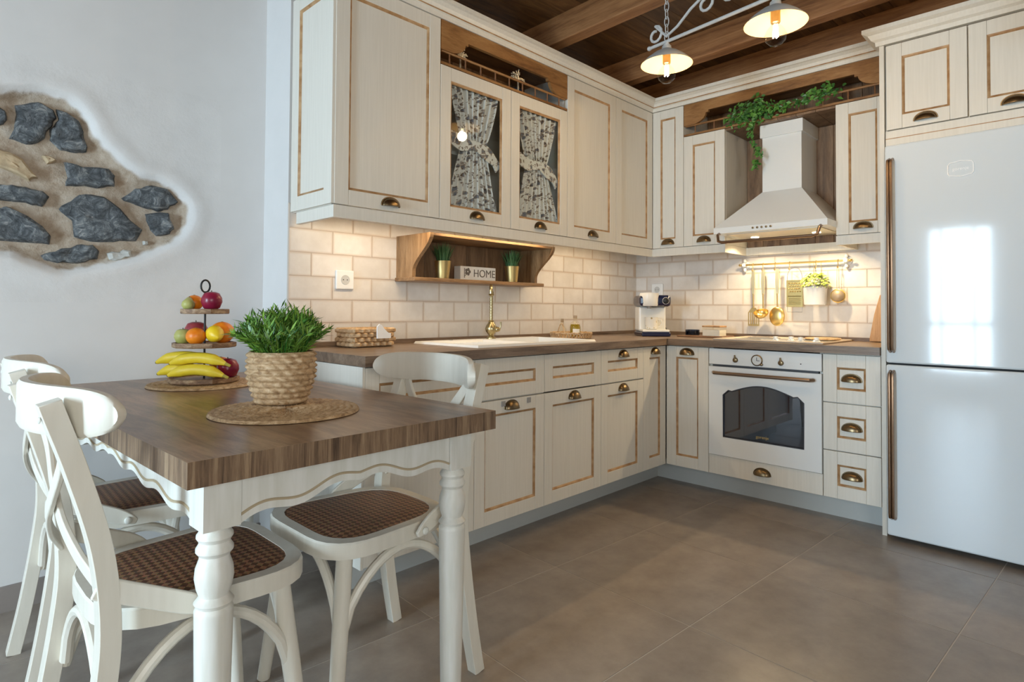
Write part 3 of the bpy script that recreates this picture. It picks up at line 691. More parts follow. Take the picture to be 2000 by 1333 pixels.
t = thing('hood_niche', 'brown wood niche with gallery rail bridging the cooker hood', 'niche', (0, -.568, 2.118), -PI/2)
MB().box(.002, 1.122, -.347, -.03, .001, .013).build('shelf_board', PINE, t, smooth=False)
for i in range(6): MB().box(.27+i*.1, .268+(i+1)*.1, -.335, -.03, -.012, .0).build('plank', PINEV, t, smooth=False)
valance(t, .002, 1.122, -.348, .199, .066, .138)
gallery(t, .012, 1.112, -.336, .013, 9)
for i in range(11): MB().box(.003+i*.1018, .1035+i*.1018, -.030, -.014, .014, .199).build('plank', PINEV, t, smooth=False, bevel=.002)
for i in range(6): MB().box(.2685+i*.1003, .3675+i*.1003, -.030, -.014, -.691, -.013).build('plank', PINEV, t, smooth=False, bevel=.002)
MB().box(.002, 1.122, -.33, -.014, .1995, .2005).build('top_board', PINE, t, smooth=False)

# ------------------------------------------------------------------ cooker hood
t = thing('cooker_hood', 'white chimney cooker hood with bronze rail above the hob', 'hood', (0, -1.14, 1.466), -PI/2)
HW = .302; m = MB()
m.box(-HW, HW, -.50, -.032, .004, .036)
vv = [(-HW, -.50, .036), (HW, -.50, .036), (HW, -.032, .036), (-HW, -.032, .036), (-.108, -.285, .252), (.108, -.285, .252), (.108, -.032, .252), (-.108, -.032, .252)]
m.add(vv, [(0, 1, 5, 4), (1, 2, 6, 5), (2, 3, 7, 6), (3, 0, 4, 7), (4, 5, 6, 7)])
m.build('canopy', WHITE, t, smooth=False)
MB().box(-.108, .108, -.285, -.032, .2515, .64).build('chimney', WHITE, t, smooth=False, bevel=.002)
MB().box(-.118, .118, -.295, -.032, .565, .638).build('chimney_collar', WHITE, t, smooth=False, bevel=.002)
MB().tube([(-.27, -.49, .006), (-.27, -.515, -.006), (-.262, -.525, -.042), (-.24, -.528, -.050), (.24, -.528, -.050), (.262, -.525, -.042), (.27, -.515, -.006), (.27, -.49, .006)], .0085, 10).build('hand_rail', BRONZE, t)
for i in range(5): MB().lathe([(.006, 0), (.006, .004), (.004, .005)], 12, (-.075+i*.024, -.50, .021), axis='y').build('button', BRASSD, t)
MB().box(-.25, .25, -.44, -.08, .0, .0045).build('grease_filter', plain('filter_metal', (.55, .5, .42), .4, metal=1), t, smooth=False)
for sx in (-.17, .17):
    o = MB().lathe([(.022, 0), (.022, -.003), (.001, -.0032)], 16, (sx, -.24, .0)).build('lamp', plain('halogen', (1, .9, .7), .5, emit=(1, .8, .5), estr=8), t)
    l = bpy.data.lights.new('hood_spot', 'SPOT'); l.energy = 10; l.color = (1, .76, .45); l.spot_size = rad(150); l.spot_blend = .6; l.shadow_soft_size = .02
    lo = bpy.data.objects.new('hood_spot', l); COL.objects.link(lo); lo.parent = t; lo.location = (sx, -.24, -.008)

# ------------------------------------------------------------------ oven, fridge
def text(s, size, mat, parent, M, extrude=.0006, name='lettering'):
    cu = bpy.data.curves.new('txt', 'FONT'); cu.body = s; cu.size = size; cu.extrude = extrude; cu.align_x = 'CENTER'; cu.align_y = 'CENTER'
    to = bpy.data.objects.new('txt', cu); COL.objects.link(to)
    me = bpy.data.meshes.new_from_object(to); bpy.data.objects.remove(to); me.materials.clear(); me.materials.append(mat)
    return link(name, me, parent, M=M)
FACE = Matrix.Rotation(PI/2, 4, 'X')     # lettering upright, facing local -y
t = thing('oven', 'white built-in oven with arched window and bronze handle', 'oven', (0, -.848, .232), -PI/2)
W = .591
MB().box(.018, W-.020, -.57, -.05, .0, .565).build('cavity_shell', plain('oven_black', (.06, .065, .075), .35), t, smooth=False)
MB().box(.002, W-.002, YD-.006, -.56, .500, .588).build('control_panel', WHITE, t, smooth=False, bevel=.003)
dr = MB(); x0, x1, z0, z1, yf = .002, W-.002, .0, .488, YD-.008
# window outline: straight sides, eared shoulders and a low arch
wo = [(.085, .105), (W-.085, .105), (W-.085, .335), (W-.115, .362), (W-.135, .358)]
for k in range(13): a = k/12; wo.append((W-.145-(W-.29)*a, .362+.036*math.sin(PI*a)))
wo += [(.135, .358), (.115, .362), (.085, .335)]
outr = [(x0, z0), (x1, z0), (x1, z1), (x0, z1)]
bm = bmesh.new()
def ringverts(pts, y): return [bm.verts.new((p[0], y, p[1])) for p in pts]
ov = ringverts(outr, yf); wv = ringverts(wo, yf)
es = [bm.edges.new((ov[i], ov[(i+1) % 4])) for i in range(4)]+[bm.edges.new((wv[i], wv[(i+1) % len(wv)])) for i in range(len(wv))]
bmesh.ops.triangle_fill(bm, use_beauty=True, use_dissolve=False, edges=es)
r = bmesh.ops.extrude_face_region(bm, geom=bm.faces[:]); bmesh.ops.translate(bm, verts=[v for v in r['geom'] if isinstance(v, bmesh.types.BMVert)], vec=(0, .03, 0))
bmesh.ops.recalc_face_normals(bm, faces=bm.faces)
me = bpy.data.meshes.new('oven_door'); bm.to_mesh(me); bm.free(); me.materials.append(WHITE)
od = link('door', me, t)
MB().prism(wo, 'y', yf+.008, yf+.012).build('window_glass', OVENG, od, smooth=False)
MB().tube([(p[0], yf+.002, p[1]) for p in wo], .004, 6, closed=True).build('window_trim', plain('dark_trim', (.05, .055, .07), .3), od)
MB().tube([(.035, yf-.012, .456), (.045, yf-.034, .456), (W-.045, yf-.034, .456), (W-.035, yf-.012, .456)], .0095, 10).build('handle', BRONZE, od)
text('gorenje', .022, GOLD, od, Matrix.Translation((W/2, yf+.0075, .13)) @ FACE)
for zz in (.16, .27):
    rk = MB()
    for i in range(11): rk.tube([(.06+i*.047, -.52, zz), (.06+i*.047, -.1, zz)], .0022, 5)
    rk.tube([(.05, -.525, zz), (W-.05, -.525, zz)], .0032, 6); rk.tube([(.05, -.1, zz), (W-.05, -.1, zz)], .0032, 6)
    rk.build('rack', GREYM, t)
tray = MB().box(.08, W-.08, -.50, -.15, .285, .289).box(.08, W-.08, -.503, -.498, .285, .315).build('baking_tray', plain('tray_enamel', (.25, .26, .28), .3, metal=.6), t, smooth=False)
for kx in (.155, .395):
    k = MB().lathe([(.014, 0), (.014, .006), (.011, .012), (.004, .014)], 16, (kx, YD-.006, .530), axis='y')
    k.tube([(kx, YD-.016, .528), (kx, YD-.018, .558)], [.007, .003], 8).build('knob', BRASSD, t)
ck = MB().lathe([(.030, 0), (.030, .006), (.026, .009), (.025, .006), (.001, .006)], 28, (.272, YD-.006, .536), axis='y').build('clock', BRASSD, t)
MB().lathe([(.0245, 0), (.001, .0004)], 24, (.272, YD-.0125, .536), axis='y').build('clock_face', plain('clock_white', (.7, .7, .68), .4), ck)
MB().box(.271, .2735, YD-.0136, YD-.013, .534, .552).box(.272, .288, YD-.0136, YD-.013, .533, .5355).build('clock_hand', BLACK, ck, smooth=False)
MB().lathe([(.007, 0), (.007, .01), (.003, .012)], 10, (.297, YD-.006, .515), axis='y').build('clock_knob', BRASSD, t)
MB().lathe([(.003, 0), (.003, .001), (.001, .0012)], 10, (.492, YD-.006, .531), axis='y').build('pilot_lamp', BLACK, t)
t = thing('fridge', 'tall glossy white fridge freezer with two bronze bar handles', 'fridge', (0, -1.722, 0), -PI/2)
FY = -.63
MB().box(.004, .70, FY+.062, -.05, .03, 1.785).build('cabinet', FRIDGE, t, smooth=False)
MB().box(.02, .69, FY+.08, -.1, 0, .03).build('plinth', DARK, t, smooth=False)
MB().box(.004, .70, FY+.050, FY+.060, .035, 1.78).build('door_gasket', DARK, t, smooth=False)
d1 = MB().box(.001, .70, FY, FY+.05, .799, 1.79).build('fridge_door', FRIDGE, t, smooth=False, bevel=.008)
d2 = MB().box(.001, .70, FY, FY+.05, .022, .791).build('freezer_door', FRIDGE, t, smooth=False, bevel=.008)
def bar(parent, z0, z1):
    for q in (-.0065, .0065):
        MB().tube([(.026+q, FY, z0), (.026+q, FY-.030, z0+.012), (.026+q, FY-.034, z0+.03), (.026+q, FY-.034, z1-.03), (.026+q, FY-.030, z1-.012), (.026+q, FY, z1)], .0065, 8).build('bar_handle', BRONZE, parent)
bar(d1, .85, 1.725); bar(d2, .10, .762)
LOGO = plain('white_badge', (.96, .97, .97), .3)
hx = [(-.044, .018), (-.038, .027), (0, .033), (.038, .027), (.044, .018), (.044, -.018), (.038, -.027), (0, -.033), (-.038, -.027), (-.044, -.018)]
bg = MB().tube([(.282+p[0], FY-.001, 1.642+p[1]) for p in hx], .0024, 6, closed=True).build('badge', LOGO, d1)
text('gorenje', .019, LOGO, d1, Matrix.Translation((.282, FY-.0008, 1.642)) @ FACE)

# ------------------------------------------------------------------ sink, tap
t = thing('sink', 'white inset sink with drainer in the worktop', 'sink', (SX0, SY0, .864))
w_, h_ = SX1-SX0, SY1-SY0; SINK = plain('white_composite', (.82, .83, .83), .3)
def ringplate(mb, o, i, zo, zi):
    v = [(o[0], o[2], zo), (o[1], o[2], zo), (o[1], o[3], zo), (o[0], o[3], zo), (i[0], i[2], zi), (i[1], i[2], zi), (i[1], i[3], zi), (i[0], i[3], zi)]
    mb.add(v, [(k, (k+1) % 4, 4+(k+1) % 4, 4+k) for k in range(4)])
m = MB(); O = (0, w_, 0, h_)
bw = (.40, w_-.035, .035, h_-.085); dn = (.035, .375, .035, h_-.085)
ringplate(m, O, (.006, w_-.006, .006, h_-.006), .0005, .011)
# top plate around the two recesses
X = [.006, dn[0], dn[1], bw[0], bw[1], w_-.006]; Y = [.006, .035, h_-.085, h_-.006]
for i in range(5):
    for j in range(3):
        if j == 1 and i in (1, 3): continue
        m.add([(X[i], Y[j], .011), (X[i+1], Y[j], .011), (X[i+1], Y[j+1], .011), (X[i], Y[j+1], .011)], [(0, 1, 2, 3)])
for q, dp in ((dn, -.002), (bw, -.17)):
    i_ = (q[0]+.015, q[1]-.015, q[2]+.015, q[3]-.015); ringplate(m, q, i_, .011, dp)
    m.add([(i_[0], i_[2], dp), (i_[1], i_[2], dp), (i_[1], i_[3], dp), (i_[0], i_[3], dp)], [(0, 1, 2, 3)])
m.build('basin', SINK, t, recalc=False, smooth=False)
g = MB()
for i in range(7): g.box(.075+i*.04, .085+i*.04, .06, h_-.11, -.002, .002)
g.build('drainer_rib', SINK, t, smooth=False)
MB().lathe([(.035, 0), (.035, .003), (.02, .004)], 20, ((bw[0]+bw[1])/2, (bw[2]+bw[3])/2, -.17)).build('waste', GREYM, t)
MB().lathe([(.008, 0), (.008, .002), (.004, .003)], 12, (.20, h_-.04, .011)).build('tap_hole_cover', GREYM, t)
t = thing('mixer_tap', 'tall ornate aged brass mixer tap behind the sink', 'tap', (-1.575, -.115, .875), rad(45))
t.scale = (1, 1, .84)
m = MB().lathe([(.026, 0), (.026, .006), (.018, .012), (.013, .02), (.018, .03), (.028, .044), (.032, .06), (.027, .08), (.018, .096), (.013, .106), (.017, .11), (.012, .114)], 20)
m.build('body', FAUC, t)
m = MB()
pr_ = []
for k in range(28):
    z = .112+k*.0058; pr_.append((.0085+.0018*(k % 3 == 0), z))
m.lathe(pr_, 14); m.lathe([(.012, .270), (.016, .276), (.012, .284), (.013, .292), (.009, .30)], 14)
m.build('neck', FAUC, t)
m = MB().tube([(0, 0, .296)]+[(-.055+.055*math.cos(a), 0, .298+.036*math.sin(a)) for a in [PI*k/10 for k in range(0, 11)]]+[(-.11, 0, .28)], .0082, 10)
m.build('spout', FAUC, t)
m = MB().lathe([(.014, 0), (.018, .012), (.014, .024), (.008, .03)], 14, (0, -.018, .058), axis='y')
m.tube([(0, -.046, .058), (.0, -.052, .085), (0, -.05, .105)], [.004, .0035, .005], 8)
m.build('lever', FAUC, t)

# ------------------------------------------------------------------ sockets
def socket(name, label, loc, rz):
    t = thing(name, label, 'socket', loc, rz, 'wall sockets')
    MB().box(-.044, .044, -.012, 0, -.042, .042).build('plate', plain('socket_white', (.80, .82, .83), .3), t, smooth=False, bevel=.004)
    MB().lathe([(.0215, -.002), (.0215, .0012), (.019, .0018), (.018, .0006), (.001, .0006)], 24, (0, -.012, .0), axis='y').build('cup', plain('socket_grey', (.55, .56, .56), .4), t)
    for q in (-.0095, .0095): MB().lathe([(.0025, 0), (.0025, .0006), (.001, .0007)], 8, (q, -.0126, 0), axis='y').build('pin_hole', BLACK, t)
socket('wall_socket', 'white wall socket left of the wooden shelf', (-2.389, -.012, 1.157), 0)
socket('wall_socket', 'white wall socket behind the coffee machine', (-.012, -.19, 1.175), -PI/2)

# ------------------------------------------------------------------ shelf under the wall cabinets
t = thing('spice_shelf', 'brown wooden shelf with curved sides hung under the cabinets', 'shelf', (-2.11, -.012, 1.16))
SW = .905
def side(x):
    zs = [.018+.1985*k/20 for k in range(21)]; ys = []
    for z in zs:
        a = max(0, min(1, (z-.045)/.165)); ys.append(-(.128+.132*a*a*(3-2*a)))
    m = MB(); v = []
    for z, y in zip(zs, ys): v += [(x, 0, z), (x, y, z), (x+.02, 0, z), (x+.02, y, z)]
    f = [(0, 1, 3, 2), (80, 82, 83, 81)]
    for i in range(20): b = 4*i; f += [(b, b+4, b+5, b+1), (b+2, b+3, b+7, b+6), (b+1, b+5, b+7, b+3), (b, b+2, b+6, b+4)]
    return m.add(v, f).build('side', SHELFV, t, smooth=False)
side(.0); side(SW-.055)
MB().box(-.008, SW-.005, -.155, 0, 0, .018).build('bottom_board', SHELFW, t, smooth=False, bevel=.003)
MB().box(.02, SW-.055, -.255, 0, .205, .2165).build('top_board', SHELFW, t, smooth=False)
for i in range(6): MB().box(.021+i*.1382, .158+i*.1382, -.014, -.001, .018, .205).build('plank', PINEV, t, smooth=False, bevel=.002)
# grass in golden pots
def blades(n, rb, rt, h, wd, seed, lean=.5):
    rnd = random.Random(seed); mb = MB()
    for i in range(n):
        a = rnd.uniform(0, 2*PI); r0 = rb*math.sqrt(rnd.random()); hh = h*rnd.uniform(.6, 1); le = rt*rnd.uniform(.2, 1)
        p = [(r0*math.cos(a)+le*math.cos(a)*(t_**1.7), r0*math.sin(a)+le*math.sin(a)*(t_**1.7), hh*t_*(1-.12*t_*le/rt)) for t_ in (0, .35, .7, 1)]
        tx, ty = -math.sin(a+rnd.uniform(-.6, .6)), math.cos(a)
        ws = (wd, wd*.9, wd*.6, .0003); v = []
        for q, ww_ in zip(p, ws): v += [(q[0]-tx*ww_/2, q[1]-ty*ww_/2, q[2]), (q[0]+tx*ww_/2, q[1]+ty*ww_/2, q[2])]
        mb.add(v, [(0, 1, 3, 2), (2, 3, 5, 4), (4, 5, 7, 6)])
    return mb
def leafmat(name, c1, c2, rough=.4):
    m, nt, b = newmat(name); L = nt.links.new
    g = N(nt, 'ShaderNodeNewGeometry'); r_n = ramp(nt, [(0, c1), (1, c2)]); L(g.outputs['Random Per Island'], r_n.inputs[0]); L(r_n.outputs[0], b.inputs['Base Color'])
    b.inputs['Roughness'].default_value = rough; b.inputs['Subsurface Weight'].default_value = .0
    return m
GRASSD = leafmat('dark_grass', (.02, .075, .025), (.09, .22, .08))
GREEN = leafmat('fresh_green', (.02, .12, .015), (.24, .42, .06))
IVY = leafmat('ivy_green', (.02, .10, .02), (.12, .30, .05))
LIME = leafmat('lime_leaf', (.10, .20, .02), (.50, .55, .12))
SOIL = plain('soil', (.05, .035, .025), .9, noise=.3)
for nm, x, lab in ((1, -1.902, 'small golden pot of grass at the left of the wooden shelf'), (2, -1.413, 'small golden pot of grass at the right of the wooden shelf')):
    t = thing('potted_grass', lab, 'plant', (x, -.108, 1.1785), 0, 'golden pots of grass')
    MB().lathe([(.029, 0), (.031, .002), (.041, .086), (.0415, .088), (.039, .088), (.037, .078), (.001, .078)], 28).build('pot', GOLDM, t)
    o = blades(210, .032, .050, .112, .0045, nm).xf(Matrix.Translation((0, 0, .076))).build('grass', GRASSD, t, recalc=False); o['kind'] = 'stuff'
t = thing('home_sign', 'white wooden block sign reading HOME on the shelf', 'sign', (-1.655, -.075, 1.1785))
MB().box(-.125, .125, -.025, .025, 0, .072).build('block', plain('whitewashed_wood', (.82, .81, .78), .7, noise=.12, nscale=25), t, smooth=False, bevel=.002)
INK = plain('worn_grey_paint', (.16, .14, .125), .7)
text('HOME', .056, INK, t, Matrix.Translation((.042, -.0258, .036)) @ FACE)
m = MB()
for k in range(5): a = 2*PI*k/5; m.lathe([(.0085, 0), (.0085, .0008), (.001, .0009)], 10, (-.075+.012*math.cos(a), -.025, .044+.012*math.sin(a)), axis='y')
m.box(-.10, -.096, -.0262, -.025, .012, .062).tube([(-.098, -.0255, .02), (-.085, -.0255, .03), (-.075, -.0255, .04)], .0015, 5)
m.build('flower_motif', INK, t)

# ------------------------------------------------------------------ things on the worktops
def weave(name, prof, seg, loc, n=26, amp=.0035, parent=None, mat=None, label=None):
    def mod(r, z, a, k): return r+amp*(.5+.5*math.sin(n*a+(PI if (k//3) % 2 else 0)))*math.sin(PI*((k % 3)+.5)/3)
    return MB().lathe(prof, seg, (0, 0, 0), mod=mod)
t = thing('tissue_box', 'woven basket tissue box on the worktop end', 'tissue box', (-2.345, -.125, .8675), rad(4))
bx = MB(); hw, hd, H = .100, .060, .078
for r in range(4):
    z = H*(r+.5)/4; pts = []
    per = [(-hw, -hd), (hw, -hd), (hw, hd), (-hw, hd)]
    for k in range(4):
        (xa, ya), (xb, yb) = per[k], per[(k+1) % 4]; n = 12 if k % 2 == 0 else 8
        for i in range(n):
            q = i/n; wv_ = .0035*math.sin((i+(r % 2))*PI); ph = .005*(1 if (i+r) % 2 else -1)
            nx, ny = [(0, -1), (1, 0), (0, 1), (-1, 0)][k]
            pts.append((xa+(xb-xa)*q+nx*ph, ya+(yb-ya)*q+ny*ph, z))
    bx.tube(pts, .0115, 6, closed=True)
bx.build('basket', BASKET, t)
MB().box(-hw+.002, hw-.002, -hd+.002, hd-.002, .0, .076).build('inner_box', plain('basket_lining', (.30, .19, .10), .8), t, smooth=False)
tz = [.085, .096, .090, .074, .062, .056, .056]
MB().strip([.0, .012, .024, .038, .052, .064, .072], [.034]*7, tz, -.083, -.076).build('tissue', plain('tissue_white', (.85, .87, .9), .8), t, smooth=False)
t = thing('wicker_tray', 'round wicker tray with loop handle beside the sink', 'tray', (-1.005, -.20, .8645), 0)
MB().lathe([(.10, 0), (.118, .003), (.118, .006), (.001, .006)], 32).build('base', BASKET, t)
rim = MB()
for k in range(40):
    a = 2*PI*k/40; rim.tube([(.113*math.cos(a), .113*math.sin(a), .002), (.121*math.cos(a+.05), .121*math.sin(a+.05), .03)], .0055, 5)
rim.tube([(.12*math.cos(2*PI*k/40), .12*math.sin(2*PI*k/40), .029+.003*(k % 2)) for k in range(40)], .005, 6, closed=True)
rim.build('rim', BASKET, t)
MB().tube([(-.10+.002*k, -.035+.07*k/10, .03+.055*math.sin(PI*k/10)) for k in range(11)], .003, 6).build('handle', BASKET, t)
OIL = plain('olive_oil', (.50, .38, .02), .1, trans=.6, ior=1.4)
t = thing('oil_bottle', 'glass bottle of olive oil on the wicker tray', 'bottle', (-.985, -.215, .871))
MB().lathe([(.030, 0), (.033, .004), (.033, .06), (.028, .078), (.012, .095), (.011, .108), (.014, .112), (.012, .112), (.001, .111)], 20).build('glass', BULBG, t)
MB().lathe([(.029, .003), (.0305, .006), (.0305, .058), (.026, .074), (.001, .074)], 20).build('oil', OIL, t)
MB().lathe([(.010, .108), (.011, .125), (.001, .126)], 14).build('stopper', plain('cork', (.40, .30, .20), .8), t)
MB().grid(lambda a, c: (.0335*math.cos(-2.9+1.3*a), .0335*math.sin(-2.9+1.3*a), .012+.035*c), 8, 2).build('paper_label', plain('label_paper', (.78, .77, .7), .7), t, recalc=False)
t = thing('vinegar_bottle', 'slim clear glass bottle with cork on the wicker tray', 'bottle', (-1.045, -.165, .871))
MB().lathe([(.022, 0), (.025, .003), (.025, .05), (.010, .07), (.009, .09), (.012, .093), (.001, .093)], 18).build('glass', BULBG, t)
MB().lathe([(.008, .085), (.009, .105), (.001, .106)], 12).build('cork', plain('cork_dark', (.30, .22, .14), .8), t)
# coffee machine in the corner
t = thing('coffee_machine', 'white and navy capsule coffee machine in the counter corner', 'coffee machine', (-.33, -.33, .8645), rad(-45.5))
NAVY = plain('navy_gloss', (.012, .016, .05), .15, coat=.5); CW = plain('machine_white', (.80, .79, .75), .3)
m = MB().box(-.092, .092, -.135, .10, 0, .028); m.build('base', NAVY, t, smooth=False, bevel=.008)
MB().box(-.085, .085, -.128, -.02, .0285, .043).build('drip_tray', CW, t, smooth=False, bevel=.004)
MB().box(-.088, .088, -.03, .10, .0285, .19).build('column', CW, t, smooth=False, bevel=.012)
MB().box(-.1, .1, -.118, .10, .19, .262).build('head', NAVY, t, smooth=False, bevel=.02)
MB().lathe([(.052, .192), (.058, .20), (.061, .26), (.058, .275), (.001, .279)], 28, (-.034, -.082, 0)).build('brew_head', CW, t)
MB().lathe([(.018, 0), (.018, .008), (.014, .01), (.001, .01)], 24, (.062, -.119, .226), axis='y').build('dial', BLACK, t)
MB().tube([(.062+.021*math.cos(2*PI*k/24), -.121, .226+.021*math.sin(2*PI*k/24)) for k in range(24)], .0012, 5, closed=True).build('dial_ring', plain('pale_ring', (.75, .75, .75), .4), t)
MB().lathe([(.012, .176), (.014, .19), (.001, .191)], 12, (-.034, -.082, 0)).build('nozzle', GREYM, t)
MB().tube([(.08, .09, .06), (.12, .10, .05), (.125, .08, .015), (.10, .07, .004)], .003, 6).build('cable', BLACK, t)
MUG, nt, b = newmat('dotted_mug'); L = nt.links.new
tc = N(nt, 'ShaderNodeTexCoord'); v1 = N(nt, 'ShaderNodeTexVoronoi', Scale=38.0); L(tc.outputs['Object'], v1.inputs['Vector'])
cr = ramp(nt, [(.0, (.25, .2, .1)), (.22, (.55, .45, .25)), (.26, (.80, .78, .72))]); L(v1.outputs['Distance'], cr.inputs[0]); L(cr.outputs[0], b.inputs['Base Color']); b.inputs['Roughness'].default_value = .25
rot45 = Matrix.Rotation(rad(-45.5), 4, 'Z'); mp_ = Vector((-.33, -.33, 0))+rot45 @ Vector((-.02, -.082, 0))
t = thing('mug', 'white speckled mug standing in the coffee machine', 'mug', (mp_.x, mp_.y, .908), rad(-45.5))
MB().lathe([(.030, 0), (.037, .004), (.039, .075), (.040, .078), (.036, .078), (.034, .01), (.001, .008)], 28).build('cup', MUG, t)
MB().tube([(.036, -.004, .062), (.058, -.004, .062), (.066, -.004, .042), (.056, -.004, .02), (.036, -.004, .016)], .0045, 8).build('handle', MUG, t)
# little tray with jars
o = MB().box(-.085, .085, -.15, .15, 0, .01).build('serving_board', wood('dark_board', [(.10, .045, .02), (.2, .1, .05), (.3, .16, .08)], (8, 1, 8), 3), smooth=False, bevel=.003)
o.location = (-.235, -.655, .8645); tag(o, 'small brown board under the jars left of the hob', 'board')
t = thing('glass_jar', 'low dark glass dish on the small brown board', 'dish', (-.245, -.575, .875))
MB().lathe([(.040, 0), (.044, .003), (.044, .034), (.040, .034), (.038, .005), (.001, .004)], 24).build('dish', glasspane('smoky_glass', (.35, .4, .5)), t)
MB().lathe([(.037, .005), (.037, .026), (.001, .027)], 20).build('filling', plain('dark_blue_salt', (.05, .06, .10), .7), t)
t = thing('sugar_box', 'clear box of white sugar with wooden lid on the small brown board', 'container', (-.235, -.715, .875))
MB().box(-.045, .045, -.055, .055, 0, .036).build('sugar', WHITE, t, smooth=False)
MB().box(-.047, .047, -.057, .057, -.0002, .0525).build('glass_box', BULBG, t, smooth=False)
MB().box(-.048, .048, -.058, .058, .0525, .062).build('lid', BOARDW, t, smooth=False, bevel=.002)
# hob
t = thing('hob', 'white four-zone hob with white knobs set over the oven', 'hob', (0, -.862, .8642), -PI/2)
MB().box(0, .57, -.55, -.06, 0, .006).build('glass_plate', plain('cream_glass', (.76, .76, .73), .1, coat=.4), t, smooth=False, bevel=.002)
MB().tube([(0, -.55, .0055), (.57, -.55, .0055), (.57, -.06, .0055), (0, -.06, .0055)], .005, 6, closed=True).build('frame', plain('warm_frame', (.60, .50, .40), .35), t)
for cx, cy, r in ((.14, -.42, .07), (.14, -.19, .09), (.43, -.20, .08)):
    MB().lathe([(r, 0), (r, .0015), (r*.9, .0018), (.001, .0018)], 28, (cx, cy, .0062)).build('cooking_zone', plain('zone_grey', (.20, .20, .20), .3), t)
KN = MB().lathe([(.020, 0), (.020, .004), (.013, .010), (.012, .024), (.001, .025)], 18).mesh('hob_knob', [WHITE])
for i in range(4):
    o = link('knob', KN, t); o.location = (.318+.063*i, -.485+(.045 if i % 2 else 0), .0062)
t = thing('trivet', 'round woven trivet lying on the back of the hob', 'trivet', (-.19, -1.325, .8725))
MB().lathe([(.085, 0), (.092, .005), (.088, .011), (.06, .013), (.001, .012)], 32).build('disc', BASKET, t)
# boards leaning by the fridge panel
t = thing('cutting_board', 'slim wooden board leaning in the corner by the fridge panel', 'board', (-.035, -1.60, .8645))
pts = [(-.075, 0), (.085, 0), (.085, .20), (.05, .235), (-.005, .26), (-.03, .255), (-.055, .15), (-.075, .02)]
o = MB().prism([(-p[0], p[1]) for p in pts], 'x', -.012, .012).build('blade', BOARDW, t, smooth=False, bevel=.003); o.rotation_euler = (0, rad(5), 0); o.location = (-.03, 0, .002)

# ------------------------------------------------------------------ utensil rail on the tiles
t = thing('utensil_rail', 'golden utensil rail with white end brackets on the tiles', 'rail', (-.012, -1.112, 1.318), -PI/2)
MB().tube([(-.315, -.035, 0), (.315, -.035, 0)], .0055, 10).build('bar', GOLD, t)
CER = plain('glass_white', (.82, .83, .82), .15, coat=.5)
for sx in (-.29, .29):
    MB().lathe([(.026, 0), (.026, .006), (.014, .010), (.010, .03), (.014, .036), (.010, .044)], 18, (sx, 0, 0), axis='y').build('bracket', CER, t)
    MB().ell((sx, -.02, .026), .010, .010, .012, 10, 6).ell((sx, -.02, -.03), .010, .010, .014, 10, 6).build('bracket_drop', CER, t)
for sx in (-.315, .315): MB().ell((sx, -.035, 0), .009, .008, .008, 10, 6).build('finial', GOLD, t)
hook = MB().tube([(0, -.030, .006), (0, -.038, .008), (0, -.043, 0), (0, -.040, -.02), (0, -.042, -.038), (0, -.052, -.042), (0, -.057, -.03)], .0022, 6).mesh('hook', [GOLDM])
hy = [.225, .165, .095, -.01, -.26]   # offsets to the left of centre, as local x = -(y+1.112)
for x in (-.232, -.17, -.096, -.012, .135, .252): o = link('hook', hook, t); o.location = (x, 0, 0)
def utensil(name, label, y, head):
    t = thing(name, label, 'utensil', (-.058, y, 1.282), -PI/2, 'golden cooking utensils')
    MB().ribbon([(0, 0, .004), (0, 0, -.02), (0, -.002, -.08), (0, -.001, -.15)], (0, -1, 0), [.013, .018, .021, .013], .007).build('grip', plain('pale_gold', (.80, .72, .48), .3, metal=.9), t)
    MB().tube([(0, -.001, -.145), (0, 0, -.20), (0, .004, -.235)], [.005, .0045, .006], 8).build('shaft', GOLDM, t)
    return t
t = utensil('spatula', 'golden slotted spatula, first from the left on the rail', -.885, 0)
m = MB()
m.prism([(-.012, -.232), (.012, -.232), (.034, -.262), (-.034, -.262)], 'y', .002, .0045)
for k in range(6): m.box(-.034+k*.0125, -.034+k*.0125+.0055, .002, .0045, -.335, -.262)
m.box(-.034, .034, .002, .0045, -.345, -.334).build('blade', GOLDM, t, smooth=False)
t = utensil('ladle', 'golden soup ladle, second from the left on the rail', -.945, 0)
m = MB().lathe([(.043*math.sin(PI/2*k/8)+.0005, -.040*math.cos(PI/2*k/8)) for k in range(9)]+[(.0413*math.sin(PI/2*k/8)+.0004, -.0383*math.cos(PI/2*k/8)) for k in range(8, -1, -1)], 24).xf(Matrix.Translation((0, -.036, -.258)) @ Matrix.Rotation(rad(28), 4, 'X'))
m.build('bowl', GOLD, t)
t = utensil('serving_spoon', 'golden serving spoon, third from the left on the rail', -1.030, 0)
MB().ell((0, -.006, -.284), .046, .014, .058, 20, 12).build('bowl', GOLD, t)
t = thing('grater', 'flat golden grater hanging by its wire loop', 'grater', (-.050, -1.128, 1.30), -PI/2)
GR = plain('grater_gold', (.80, .62, .26), .25, metal=1)
MB().tube([(-.042, 0, -.085)]+[(-.042*math.cos(PI*k/10), 0, -.065+.055*math.sin(PI*k/10)) for k in range(11)]+[(.042, 0, -.085)], .0018, 6).build('wire_loop', GREYM, t)
m = MB().box(-.046, -.039, -.004, .004, -.245, -.085).box(.039, .046, -.004, .004, -.245, -.085).box(-.039, .039, -.003, .003, -.092, -.085).box(-.039, .039, -.003, .003, -.245, -.238).box(-.039, .039, -.001, .001, -.238, -.092)
m.build('frame', GR, t, smooth=False)
m = MB()
for r in range(4):
    for c in range(5): m.ell((-.028+.014*c+(.003 if r % 2 else -.003), -.002, -.105-.016*r), .005, .004, .004, 8, 5)
